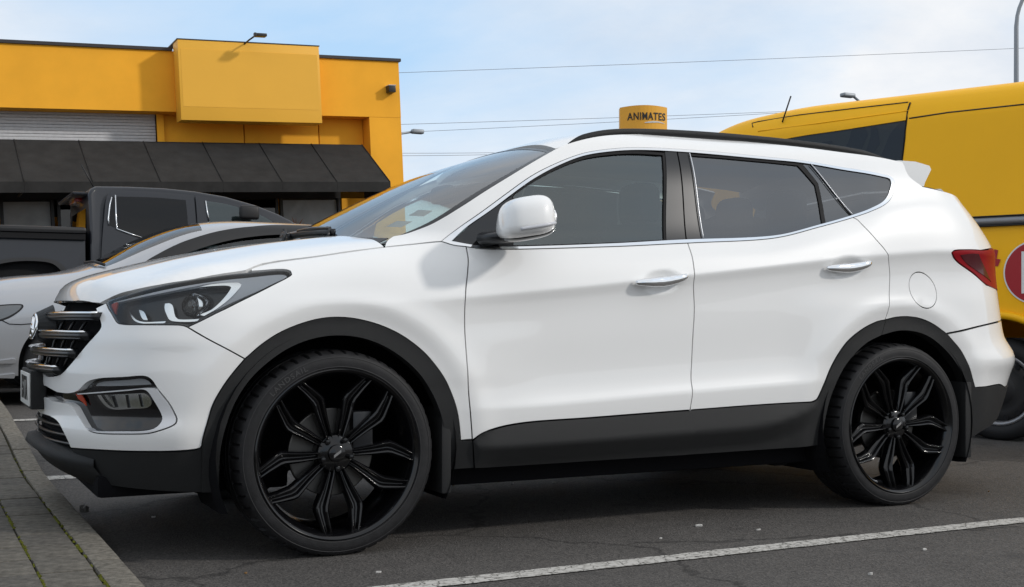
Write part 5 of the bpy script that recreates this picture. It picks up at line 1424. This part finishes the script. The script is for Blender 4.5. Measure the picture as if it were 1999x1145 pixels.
if HOOD.N[100, 86, 2] < 0: HOOD.N *= -1
HOOD.special = lambda p: (np.interp(p[1], hx, HOOD.A), np.interp(p[2], hy, HOOD.B))
def hood_ab(p3): return (np.interp(p3[0], hx, HOOD.A), np.interp(p3[1], hy, HOOD.B))
edge = [(q[0], q[1]) for q in edge3]
front = [(float(np.interp(-y, SWY, SWX)) - .004, y) for y in np.linspace(edge[-1][1] + .03, 0, 12)]
half = edge + front
rear_e = [(.10, 0), (.105, -.25), (.15, -.5), (.215, -.68), (half[0][0] + .004, half[0][1])]
full = np.array([hood_ab(p) for p in half] + [hood_ab((x, -y)) for x, y in half[:-1][::-1]] + [hood_ab((x, -y)) for x, y in rear_e[::-1][1:]] + [hood_ab(p) for p in rear_e[1:-1]])
def dense(L, step=.02):
    o = []
    for a, b in zip(L, np.roll(L, -1, 0)):
        n = max(1, int(np.linalg.norm(b - a) / step)); o += [a + (b - a) * k / n for k in range(n)]
    return np.array(o)
panel('hood', HOOD, dense(full), 'white_paint', suv, grid=.022, depth=.022, gap=.002, mirror=False)

# ---- windscreen, cowl, wipers, roof
ts = np.linspace(-.04, 1.0, 60); ss = np.linspace(-1, 1, 61)
PE = np.array([SIDE.ev(SIDE.hit(*p), -.012)[0][0] for p in [(775, 462), (800, 453), (840, 437), (865, 424), (900, 402), (940, 376), (1000, 339), (1050, 309), (1078, 293)]])
tk = (PE[:, 2] - PE[0, 2]) / (PE[-1, 2] - PE[0, 2])
ez = lambda t: pchip(tk, PE[:, 2], t)
ex = lambda t: pchip(tk, PE[:, 0], t)
ey = lambda t: pchip(tk, -PE[:, 1] + .004, t)
czl = lambda t: pchip([0, .3, .7, 1.0], [1.190, 1.330, 1.512, 1.624], t)
cxl = lambda t: pchip([0, .3, .7, 1.0], [.05, .315, .70, 1.025], t)
PW = np.zeros((len(ts), len(ss), 3))
for i, t in enumerate(ts):
    tt = t
    for j, s_ in enumerate(ss):
        k = 1 - abs(s_)**2.3
        PW[i, j] = (ex(max(0, tt)) * (1 - k) + cxl(max(0, tt)) * k - (.04 if t < 0 else 0), ey(max(0, tt)) * s_, ez(max(0, tt)) * (1 - k) + czl(max(0, tt)) * k - (.02 if t < 0 else 0))
WS = Surf(PW)
if WS.N[30, 30, 2] < 0: WS.N *= -1
a1, b1 = WS.A[-1], WS.B[-1]
panel('windscreen', WS, dense(np.array([(.005, .005), (a1 - .005, .005), (a1 - .005, b1 - .005), (.005, b1 - .005)]), .04), 'windscreen_glass', suv, grid=.05, depth=0, mirror=False, gap=0)
# black frit along the glass edges and the header
for s0, s1 in ((0, .030), (b1 - .045, b1)):
    panel('windscreen_band', WS, dense(np.array([(.0, s0), (a1, s0), (a1, s1), (.0, s1)]), .03), 'satin_black', suv, off=.0015, depth=.004, mirror=False, gap=0)
panel('windscreen_band', WS, dense(np.array([(a1 - .02, .03), (a1, .03), (a1, b1 - .03), (a1 - .02, b1 - .03)]), .03), 'satin_black', suv, off=.0012, depth=.004, mirror=False, gap=0)
panel('windscreen_cowl', WS, dense(np.array([(0, .05), (.055, .05), (.055, b1 - .05), (0, b1 - .05)]), .03), 'satin_black', suv, off=.001, depth=.004, mirror=False, gap=0)
for y0, y1, lift in ((-.42, .22, .010), (.02, .56, .010)):
    pth = []
    for q in np.linspace(0, 1, 12):
        y = y0 + (y1 - y0) * q; ab = (WS.A[3] + .035 + .012 * math.sin(q * 3), np.interp(y, [-.785, .785], [0, b1]))
        pth.append(WS.ev(ab, lift)[0][0])
    wp = tube('wiper', pth, (.006, .012), 'satin_black', suv, seg=8)
    tube('wiper_arm', [pth[0] + np.array([-.03, 0, -.03]), pth[0] + np.array([-.01, .03, .016]), pth[3] + np.array([-.006, 0, .014]), pth[6] + np.array([0, 0, .010])], .007, 'satin_black', wp, seg=8)
rx = np.linspace(.98, 3.16, 90); ry = np.linspace(-.70, .70, 81)
GX, GY = np.meshgrid(rx, ry, indexing='ij')
def rz(x, y):
    zc = pchip([1.0, 1.04, 1.2, 1.35, 1.55, 1.8, 2.2, 2.6, 2.9, 3.1, 3.3], [1.610, 1.627, 1.680, 1.706, 1.72, 1.726, 1.722, 1.706, 1.684, 1.665, 1.64], x + .05 * (np.abs(y) / .6)**2 * np.clip((1.5 - x) / .4, 0, 1))
    ed = pchip([1.0, 1.1, 1.36, 1.67, 2.0, 2.3, 2.85, 3.0, 3.3], [1.578, 1.606, 1.658, 1.676, 1.673, 1.667, 1.646, 1.632, 1.60], x)
    r = np.abs(y) / .62
    return zc - (zc - ed + .006) * np.where(r < 1, .45 * r**2 + .55 * r**4, 1 + 2.4 * (r - 1) + 3 * (r - 1)**2)
PR = np.stack([GX, GY, rz(GX, GY)], 2)
ROOF = Surf(PR)
if ROOF.N[40, 40, 2] < 0: ROOF.N *= -1
ra1, rb1 = ROOF.A[-1], ROOF.B[-1]
def roof_ab(x, y): return (np.interp(x, rx, ROOF.A), np.interp(y, ry, ROOF.B))
fr_edge = [(1.040 + .0 * (abs(y) / .6)**2, y) for y in np.linspace(-.645, .645, 30)]
panel('roof', ROOF, dense(np.array([roof_ab(*p) for p in fr_edge] + [roof_ab(3.0, .645), roof_ab(3.04, .4), roof_ab(3.05, 0), roof_ab(3.04, -.4), roof_ab(3.0, -.645)]), .04), 'white_paint', suv, grid=.05, depth=.03, mirror=False, gap=0)
# roof rails
for s_ in (1, -1):
    top = [(1109, 279), (1127, 268.5), (1167, 258), (1208, 253.5), (1302, 255), (1415, 262.5), (1527, 272.5), (1640, 287), (1698, 298), (1729, 308)]
    pth = [at_y(px, py + 3, -.615) for px, py in top]
    pth = [np.array([p[0], p[1] * s_, p[2]]) for p in pth]
    Q = np.array(pth); P2 = []
    for i in range(len(Q) - 1):
        for k in range(4): P2.append(Q[i] + (Q[i + 1] - Q[i]) * k / 4)
    P2.append(Q[-1]); P2 = smooth1(np.array(P2), 0, 2.0)
    n = len(P2); rr = [(.016 * min(1, .25 + .12 * k, .25 + .12 * (n - 1 - k)), .016 * min(1, .3 + .15 * k, .3 + .15 * (n - 1 - k))) for k in range(n)]
    rail = tube('roof_rail', P2, rr, 'black_plastic', suv, seg=12)
    web = []
    for k in range(0, n):
        p = P2[k]; zb_ = float(rz(p[0], p[1])) - .01
        web.append((p, zb_))
    V, F = [], []
    for p, zb_ in web:
        V += [(p[0], p[1] - .011, p[2]), (p[0], p[1] - .013, zb_), (p[0], p[1] + .013, zb_), (p[0], p[1] + .011, p[2])]
    for k in range(n - 1):
        for j in range(3): F.append((k * 4 + j, k * 4 + j + 1, (k + 1) * 4 + j + 1, (k + 1) * 4 + j))
    mesh('rail_foot', V, F, 'rubber_seal', rail, smooth=False)
# spoiler
def prof(y):
    k = (abs(y) / .62)
    x0_, z0_ = 2.965 - .0 * k, float(rz(2.965, min(abs(y), .60))) + .001
    xt_ = 3.215 - .060 * k**2; ztop = z0_ - .015
    return [(x0_ - .02, z0_ - .0), ((x0_ + xt_) / 2, (z0_ + ztop) / 2 + .008), (xt_, ztop), (xt_ + .012, ztop - .018), (xt_ - .03, ztop - .085), (x0_ + .14, ztop - .13), (x0_, z0_ - .09)]
V, F = [], []
ys = np.linspace(-.645, .645, 27)
for y in ys:
    V += [(x, y, z) for x, z in prof(y)]
for i in range(len(ys) - 1):
    for j in range(7): F.append((i * 7 + j, (i + 1) * 7 + j, (i + 1) * 7 + (j + 1) % 7, i * 7 + (j + 1) % 7))
F += [tuple(range(7)), tuple((len(ys) - 1) * 7 + k for k in range(7))[::-1]]
bm = bmesh.new(); vv = [bm.verts.new(v) for v in V]
for f in F: bm.faces.new([vv[i] for i in f])
bmesh.ops.recalc_face_normals(bm, faces=bm.faces)
bm_obj('roof_spoiler', bm, 'white_paint', suv, smooth=True, angle=30)

# ---- side glass, pillars, chrome
panel('window_chrome', SIDE, [BELT_A, BELT_F, BELT_R, BELT_Q, DLO_TOP], 'chrome', suv, off=.0025, depth=.010, gap=.0008, grid=.012, holes=[[IN_BELT, IN_TOP]])
G_F = [[(1002, 480), (1052, 479), (1190, 474), (1300, 468)], [(1300, 468), (1299.5, 380), (1297, 301)], [(1297, 301), (1240, 298), (1190, 300.5), (1140, 308.5), (1090, 327), (1040, 354.5), (1001, 381)]]
panel('front_door_window', SIDE, G_F, 'door_glass', suv, off=-.010, depth=0, gap=-.004, grid=.05)
panel('sail_panel', SIDE, [[(883, 470), (912, 475.5), (965, 480.5), (1001, 480)], [(1001, 480), (1000, 381)], [(1000, 381), (969, 403), (915, 441), (883, 470)]], 'gloss_black', suv, off=-.002, depth=.01, gap=.0005)
panel('front_door_seal', SIDE, [[(1001, 480), (1190, 474.5), (1302, 468.5)], [(1302, 468.5), (1299, 297)], [(1299, 297), (1240, 293.3), (1190, 296.2), (1140, 304.2), (1090, 323.2), (1040, 350.2), (1000, 380)]], 'rubber_seal', suv, off=-.003, depth=.01, gap=0, holes=[[[(1003, 477.5), (1190, 472), (1297, 466.5)], [(1297, 466.5), (1294, 301.5)], [(1294, 301.5), (1240, 298.5), (1190, 301), (1140, 309), (1090, 328), (1040, 355), (1003, 380.5)]]])
panel('door_pillar_trim', SIDE, [[(1301, 468.7), (1339, 467.5)], [(1339, 467.5), (1333, 390), (1321, 296)], [(1321, 296), (1298, 295)], [(1298, 295), (1301, 380), (1301, 468.7)]], 'satin_black', suv, off=-.001, depth=.012, gap=.0008)
panel('door_pillar_trim', SIDE, [[(1341, 467.5), (1372, 466)], [(1372, 466), (1361, 395), (1345, 298.5)], [(1345, 298.5), (1323, 296.2)], [(1323, 296.2), (1335, 390), (1341, 467.5)]], 'satin_black', suv, off=-.001, depth=.012, gap=.0008)
panel('rear_door_window', SIDE, [[(1373, 466), (1475, 462.2), (1537, 454.5), (1606, 436.5)], [(1606, 436.5), (1600, 400), (1592, 361)], [(1592, 361), (1558, 322)], [(1558, 322), (1500, 316), (1425, 309), (1347, 302)], [(1347, 302), (1362, 395), (1373, 466)]], 'privacy_glass', suv, off=-.008, depth=0, gap=-.004, grid=.05)
panel('rear_door_seal', SIDE, [[(1346, 299), (1425, 304.8), (1500, 311.8), (1566, 318.6)], [(1566, 318.6), (1598, 357)], [(1598, 357), (1606, 395), (1613, 434.5)], [(1613, 434.5), (1606, 436.5)], [(1606, 436.5), (1600, 400), (1592, 361)], [(1592, 361), (1558, 322)], [(1558, 322), (1500, 315.7), (1425, 308.7), (1347, 302.3)]], 'rubber_seal', suv, off=-.003, depth=.01, gap=0)
panel('fixed_window', SIDE, [[(1613, 434.3), (1661, 420)], [(1661, 420), (1580, 320)], [(1580, 320), (1567, 318.7)], [(1567, 318.7), (1598, 357)], [(1598, 357), (1606, 395), (1613, 434.3)]], 'privacy_glass', suv, off=-.004, depth=.004, gap=.0005, grid=.05)
panel('quarter_window', SIDE, [[(1664, 419.3), (1700, 406), (1722, 394), (1733, 380), (1738, 365), (1739, 356), (1736, 349), (1730, 346.5)], [(1730, 346.5), (1675, 336.3), (1583, 320.5)], [(1583, 320.5), (1664, 419.3)]], 'privacy_glass', suv, off=-.003, depth=.004, gap=.0005, grid=.05)
def strip(name, pts, r_, m, off=.006):
    L = loop_ab(SIDE, [pts], .02); P, N = SIDE.ev(L, off)
    for s_ in (1, -1):
        V, F = tube_vf([(p[0], s_ * p[1], p[2]) for p in P], r_, 6); mesh(name, V, F, m, suv, smooth=True)
strip('pillar_bright_strip', [(1345, 300), (1361, 395), (1372, 465)], .0022, 'satin_chrome')
strip('quarter_bright_strip', [(1581, 320), (1620, 368), (1663, 419)], .002, 'satin_chrome')

# ---- door handles with their cups
def handle(c0, c1, name='door_handle'):
    ab0 = np.array(ab_of(SIDE, c0)); ab1 = np.array(ab_of(SIDE, c1))
    path, rad = [], []
    for q in np.linspace(0, 1, 20):
        p, n = SIDE.ev(ab0 + (ab1 - ab0) * q, .010 + .030 * math.sin(math.pi * min(1, max(0, q)))**.6)
        path.append(p[0]); k = math.sin(math.pi * (q * .94 + .03))**.45
        rad.append((.010 * k + .002, .019 * k + .002))
    for s_ in (1, -1):
        V, F = tube_vf([(p[0], s_ * p[1], p[2]) for p in path], rad, 14)
        h = mesh(name, V, F, 'chrome', suv, smooth=True)
        c = path[10] * np.array([1, s_, 1])
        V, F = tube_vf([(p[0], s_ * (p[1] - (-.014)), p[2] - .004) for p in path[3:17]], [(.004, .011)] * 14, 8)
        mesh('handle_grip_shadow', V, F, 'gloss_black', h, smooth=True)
    # cup behind the handle
    return ab0, ab1
handle((1237, 551), (1340, 538)); handle((1610, 522), (1698, 511))

# ---- door mirror
def superell(c, a, b, h, e1, e2, nu=28, nv=20, shear=0.0, taper=0.0, s_=1, rot=0.0, shx=0.0):
    V, F = [], []
    sg = lambda v, e: math.copysign(abs(v)**e, v)
    for i in range(nv + 1):
        f = -math.pi / 2 + math.pi * i / nv
        for k in range(nu):
            t = 2 * math.pi * k / nu
            x = a * sg(math.cos(f), e1) * sg(math.cos(t), e2); y = b * sg(math.cos(f), e1) * sg(math.sin(t), e2); z = h * sg(math.sin(f), e1)
            z += shear * y + shx * x; kx = 1 + taper * (z / h); x *= kx; y *= kx
            xr = x * math.cos(rot) - y * math.sin(rot); yr = x * math.sin(rot) + y * math.cos(rot)
            V.append((c[0] + xr, s_ * (c[1] + yr), c[2] + z))
    for i in range(nv):
        for k in range(nu):
            F.append((i * nu + k, i * nu + (k + 1) % nu, (i + 1) * nu + (k + 1) % nu, (i + 1) * nu + k))
    return V, (F if s_ == 1 else [f[::-1] for f in F])
MC = at_y(1027, 424, -1.04)
for s_ in (1, -1):
    dm = empty('door_mirror', (0, 0, 0)); dm.parent = suv; dm.matrix_parent_inverse = Matrix.Translation(suv.location).inverted()
    V, F = superell(MC, .105, .125, .080, .62, .70, shear=.04, taper=-.10, s_=s_, rot=-.25, shx=.16)
    mesh('mirror_cap', V, F, 'white_paint', dm, smooth=True)
    V, F = superell(MC + np.array([.012, .01, -.052]), .100, .108, .034, .7, .75, shear=.06, s_=s_, rot=-.25, shx=.18)
    mesh('mirror_base', V, F, 'gloss_black', dm, smooth=True)
    def mpt(f, t, k=1.012):
        sg = lambda v, e: math.copysign(abs(v)**e, v)
        x = .105 * sg(math.cos(f), .62) * sg(math.cos(t), .7); y = .125 * sg(math.cos(f), .62) * sg(math.sin(t), .7); z = .080 * sg(math.sin(f), .62) + .04 * y + .16 * x
        kx = (1 - .10 * z / .080) * k; x *= kx; y *= kx
        return MC + np.array([x * math.cos(-.25) - y * math.sin(-.25), x * math.sin(-.25) + y * math.cos(-.25), z])
    pth = [mpt(-.36 + .08 * q, R(252) + R(75) * q) for q in np.linspace(0, 1, 18)]
    V, F = tube_vf([(p[0], s_ * p[1], p[2]) for p in pth], (.004, .006), 8)
    mesh('mirror_indicator', V, F, 'lamp_grey', dm, smooth=True)
    V, F = tube_vf([(MC[0] - .09, s_ * -.86, MC[2] - .075), (MC[0] - .05, s_ * -.92, MC[2] - .070), (MC[0], s_ * -.99, MC[2] - .060)], [(.06, .028), (.05, .024), (.045, .03)], 14)
    mesh('mirror_arm', V, F, 'satin_black', dm, smooth=True)
    V, F = tube_vf([(MC[0] + .06, s_ * (MC[1] + .01), MC[2] + .0), (MC[0] + .090, s_ * (MC[1] + .014), MC[2] + .0)], [(.080, .056), (.076, .052)], 24)
    mesh('mirror_glass', V, F, 'satin_chrome', dm, smooth=False)

# ---- cabin: seats, dash, wheel, lining
def seat(x, y, rear=False, w=.25):
    st = empty('seat', (0, 0, 0)); st.parent = suv; st.matrix_parent_inverse = Matrix.Translation(suv.location).inverted()
    bm = bmesh.new(); box_bm(bm, (x - .28, y - w, .52), (x + .25, y + w, .70), .05); bm_obj('seat_cushion', bm, 'seat_cloth', st, smooth=True)
    V, F = superell(np.array([x + .33, y, .97]), .085, w * .95, .33, .45, .5); V = [(v[0] + .32 * (v[2] - .97), v[1], v[2]) for v in V]
    mesh('seat_back', V, F, 'seat_cloth', st, smooth=True)
    V, F = superell(np.array([x + .46, y, 1.385]), .055, .13 if not rear else .12, .10, .55, .6); mesh('headrest', V, F, 'seat_cloth', st, smooth=True)
    for dy in (-.05, .05): tube('headrest_post', [(x + .45, y + dy, 1.22), (x + .46, y + dy, 1.34)], .006, 'satin_chrome', st, seg=8)
for y in (-.38, .38): seat(1.16, y)
for y in (-.42, 0, .42): seat(1.98, y, True, .2)
bm = bmesh.new(); box_bm(bm, (.22, -.74, .75), (.62, .74, 1.13), .05); bm_obj('dashboard', bm, 'interior_grey', suv, smooth=True, angle=50)
sw = empty('steering_wheel', (0, 0, 0)); sw.parent = suv; sw.matrix_parent_inverse = Matrix.Translation(suv.location).inverted()
cr_ = [np.array([.78 + .07 * math.sin(t) , .38 + .185 * math.cos(t), 1.04 + .17 * math.sin(t)]) for t in np.linspace(0, 2 * math.pi, 33)]
V, F = tube_vf(cr_, .014, 8, cap=False); mesh('steering_rim', V, F, 'satin_black', sw, smooth=True)
for t in (0, math.pi, -math.pi / 2): tube('steering_spoke', [(.76, .38, 1.04), (.78 + .07 * math.sin(t), .38 + .18 * math.cos(t), 1.04 + .165 * math.sin(t))], .012, 'satin_black', sw)
panel('headliner', ROOF, dense(np.array([roof_ab(1.10, -.62), roof_ab(1.10, .62), roof_ab(2.98, .62), roof_ab(2.98, -.62)]), .06), 'headliner_cloth', suv, off=-.04, depth=0, mirror=False, grid=.1)
panel('door_card', SIDE, [[('s', .50, .40), ('s', 2.2, .40)], [('s', 2.45, .9), ('s', 2.6, 1.2)], [('s', 2.4, 1.24), ('s', 2.0, 1.17), ('s', 1.5, 1.14), ('s', .5, 1.10)]], 'interior_grey', suv, off=-.06, depth=0, grid=.06)
box('rear_parcel_shelf', (2.35, -.70, .95), (3.35, .70, 1.10), 'interior_grey', suv, bevel=.02)
# registration labels inside the windscreen
for t, s_ in ((.16, .055), (.26, .05)):
    panel('windscreen_label', WS, dense(np.array([(a1 * t, b1 * s_ + .02), (a1 * t + .06, b1 * s_ + .02), (a1 * t + .06, b1 * s_ + .10), (a1 * t, b1 * s_ + .10)]), .05), 'label_card', suv, off=-.004, depth=0, mirror=False)
V, F = superell(np.array([.80, 0, 1.43]), .02, .12, .04, .5, .5); mesh('rear_view_mirror', V, F, 'satin_black', suv, smooth=True)

# ---- wheels
def lathe(profile, seg=72, cyc=False):
    V, F = [], []
    n = len(profile)
    for k in range(seg):
        t = 2 * math.pi * k / seg
        for r_, y in profile: V.append((r_ * math.cos(t), y, r_ * math.sin(t)))
    for k in range(seg):
        k2 = (k + 1) % seg
        for i in range(n - 1 if not cyc else n):
            j = (i + 1) % n
            F.append((k * n + i, k * n + j, k2 * n + j, k2 * n + i))
    return V, F
mat('tyre_rubber', (.011, .011, .012), rough=.62, spec=.35, bump=.25, bscale=260, var=.35, vscale=30)
mat('tyre_letter', (.035, .035, .036), rough=.6)
mat('tyre_mark', (.02, .02, .021), rough=.55)
mat('wheel_black', (.003, .003, .0035), rough=.16, spec=.42, coat=.25, coat_rough=.06)
mat('brake_metal', (.10, .097, .092), rough=.45, metal=.9)
RT = .378                                    # tyre radius
def tyre_mesh(W=.145, rt=.376, rr=.300, blocks=50):
    prof_ = [(rr - .004, -W * .86), (rr + .006, -W * .955), (rr + .014, -W * .965), (rr + .017, -W * .985), (rr + .036, -W * 1.0), (rt - .022, -W * .965), (rt - .012, -W * .92), (rt - .004, -W * .82), (rt, -W * .70)]
    ins = [(rt + .003, -W * .36), (rt - .008, -W * .35), (rt - .008, -W * .29), (rt + .003, -W * .28), (rt + .004, -W * .04), (rt - .008, -W * .03)]
    full_ = prof_ + ins; full_ = full_ + [(r_, -y) for r_, y in full_[::-1]]
    seg = blocks * 6
    V, F = lathe(full_, seg)
    n = len(full_)
    V = np.array(V)
    for k in range(seg):
        if k % 6 == 0:                       # lateral sipes on the shoulders
            for i in (7, 8, 9, n - 8, n - 9, n - 10):
                v = V[k * n + i]; r_ = math.hypot(v[0], v[2]); f = (r_ - .009) / r_; V[k * n + i, 0] *= f; V[k * n + i, 2] *= f
    me = bpy.data.meshes.new('tyre'); me.from_pydata(V.tolist(), [], F); me.shade_smooth(); me.set_sharp_from_angle(angle=R(32)); me.materials.append(MATS['tyre_rubber'])
    return me
def rim_mesh():
    V, F = lathe([(.300, -.112), (.311, -.120), (.314, -.126), (.310, -.130), (.303, -.126), (.297, -.118), (.292, -.108), (.284, -.092), (.280, -.06), (.270, .0), (.272, .10), (.30, .12), (.302, .0), (.304, -.1)], 96, True)
    V = [(v[0] * .992, v[1], v[2] * .992) for v in V]
    me = bpy.data.meshes.new('rim'); me.from_pydata(V, [], [f[::-1] for f in F]); me.shade_smooth(); me.set_sharp_from_angle(angle=R(40)); me.materials.append(MATS['wheel_black'])
    return me
def spoke_mesh(sgn):
    # one bent spoke of a pair; local: radial along +x, side along z, outward is -y
    st = [(.045, .014, .013, -.088), (.085, .026, .018, -.092), (.130, .042, .023, -.096), (.172, .059, .028, -.100), (.188, .065, .029, -.103), (.205, .066, .027, -.106), (.255, .058, .022, -.113), (.302, .048, .019, -.117)]
    V, F = [], []
    for r_, side, hw, y in st:
        for dx, dy in ((-1.0, .036), (-.92, .010), (-.62, .000), (-.40, .004), (-.12, .018), (.12, .018), (.40, .004), (.62, .000), (.92, .010), (1.0, .036), (.6, .056), (-.6, .056)):
            V.append((r_, y + dy, sgn * side + dx * hw))
    n = 12
    for i in range(len(st) - 1):
        for j in range(n): F.append((i * n + j, i * n + (j + 1) % n, (i + 1) * n + (j + 1) % n, (i + 1) * n + j))
    F += [tuple(range(n))[::-1], tuple((len(st) - 1) * n + k for k in range(n))]
    bm = bmesh.new(); vv = [bm.verts.new(v) for v in V]
    for f in F: bm.faces.new([vv[i] for i in f])
    bmesh.ops.recalc_face_normals(bm, faces=bm.faces)
    bmesh.ops.bevel(bm, geom=[e for e in bm.edges], offset=.0010, segments=2, affect='EDGES', profile=.6)
    me = bpy.data.meshes.new('spoke'); bm.to_mesh(me); bm.free(); me.shade_smooth(); me.materials.append(MATS['wheel_black'])
    return me
TY, RM = tyre_mesh(), rim_mesh()
SPK = [spoke_mesh(1), spoke_mesh(-1)]
V, F = lathe([(.0, -.088), (.060, -.088), (.070, -.080), (.074, -.06), (.074, .0)], 40)
HUB = bpy.data.meshes.new('hub'); HUB.from_pydata(V, [], [f[::-1] for f in F]); HUB.shade_smooth(); HUB.set_sharp_from_angle(angle=R(40)); HUB.materials.append(MATS['wheel_black'])
V, F = lathe([(.0, -.104), (.026, -.103), (.031, -.100), (.033, -.085)], 32)
CAPM = bpy.data.meshes.new('cap'); CAPM.from_pydata(V, [], [f[::-1] for f in F]); CAPM.shade_smooth(); CAPM.set_sharp_from_angle(angle=R(50)); CAPM.materials.append(MATS['wheel_black'])
V, F = lathe([(.0, -.104), (.009, -.103), (.0105, -.100), (.011, -.086)], 12)
LUGM = bpy.data.meshes.new('lug'); LUGM.from_pydata(V, [], [f[::-1] for f in F]); LUGM.materials.append(MATS['satin_chrome'] if False else MATS['wheel_black'])
V, F = lathe([(.06, -.03), (.158, -.03), (.162, -.028), (.162, -.008), (.158, -.006), (.06, -.006)], 48)
DISCM = bpy.data.meshes.new('disc'); DISCM.from_pydata(V, [], [f[::-1] for f in F]); DISCM.materials.append(MATS['brake_metal'])
bm = bmesh.new(); vs = [bm.verts.new(v) for v in ((-.020, -.0045, 0), (.014, -.0045, 0), (.020, .0045, 0), (-.014, .0045, 0))]; bm.faces.new(vs); CAPT = bpy.data.meshes.new('cap_badge'); bm.to_mesh(CAPT); bm.free()
CAPT.materials.append(MATS['lamp_silver'])
TYT = text_mesh('LANDSAIL', .026, .0009, .0003, 1.15, 1.25)
def wrap_text(me, rad, ang):
    V = [(v.co.x, v.co.y, v.co.z) for v in me.vertices]
    for v, (x, y, z) in zip(me.vertices, V):
        t = ang - x / rad; r_ = rad + y
        v.co = (r_ * math.cos(t), -.1455 - z * 1.0 + .0010, r_ * math.sin(t))
    me.materials.append(MATS['tyre_letter'])
wrap_text(TYT, .335, R(125))
V, F = lathe([(.316, -.1425), (.3175, -.1438), (.319, -.1425)], 96); V2, F2 = lathe([(.351, -.1412), (.3525, -.1422), (.354, -.1400)], 96)
RINGM = bpy.data.meshes.new('sidewall_ring'); RINGM.from_pydata(V + V2, [], [f[::-1] for f in F] + [tuple(i + len(V) for i in f[::-1]) for f in F2]); RINGM.shade_smooth(); RINGM.materials.append(MATS['tyre_mark'])
def put(name, me, parent, M):
    o = bpy.data.objects.new(name, me); COL.objects.link(o); o.parent = parent; o.matrix_local = M; return o
def wheel(x, s_, steer=0.0, spin=0.0):
    y = -.80 * s_
    M = Matrix.Translation(Vector((x, y, RT - .008)) - suv.location) @ Matrix.Rotation(steer, 4, 'Z') @ (Matrix.Identity(4) if s_ == 1 else Matrix.Rotation(math.pi, 4, 'Z'))
    w_ = put('wheel', RM, suv, M)
    put('tyre', TY, w_, Matrix.Translation((0, .017, 0)))
    put('sidewall_ring', RINGM, w_, Matrix.Translation((0, .0165, 0)))
    put('tyre_lettering', TYT, w_, Matrix.Translation((0, .017, 0)))
    put('brake_disc', DISCM, w_, Matrix.Identity(4))
    put('hub', HUB, w_, Matrix.Identity(4))
    put('hub_cap', CAPM, w_, Matrix.Identity(4))
    put('hub_cap_badge', CAPT, w_, Matrix.Translation((0, -.1045, 0)) @ Matrix.Rotation(R(-35), 4, 'Y') @ Matrix.Rotation(R(90), 4, 'X'))
    for k in range(5):
        a = R(-87 + 72 * k) + spin
        Rm = Matrix.Rotation(-a, 4, 'Y')
        for sp in SPK: put('spoke', sp, w_, Rm)
        put('lug_nut', LUGM, w_, Matrix.Translation((.056 * math.cos(a), 0, .056 * math.sin(a))))
for x in (0.0, 2.70):
    wheel(x, 1); wheel(x, -1)
    for s_ in (1, -1):
        cal_ = box('brake_caliper', (x + .07, -s_ * .83 - .04, .36), (x + .15, -s_ * .83 + .04, .52), 'satin_black', suv, bevel=.012)
tube('rear_axle', [(2.70, -.7, .33), (2.70, .7, .33)], .035, 'inner_dark', suv); tube('front_axle', [(0, -.7, .36), (0, .7, .36)], .03, 'inner_dark', suv)
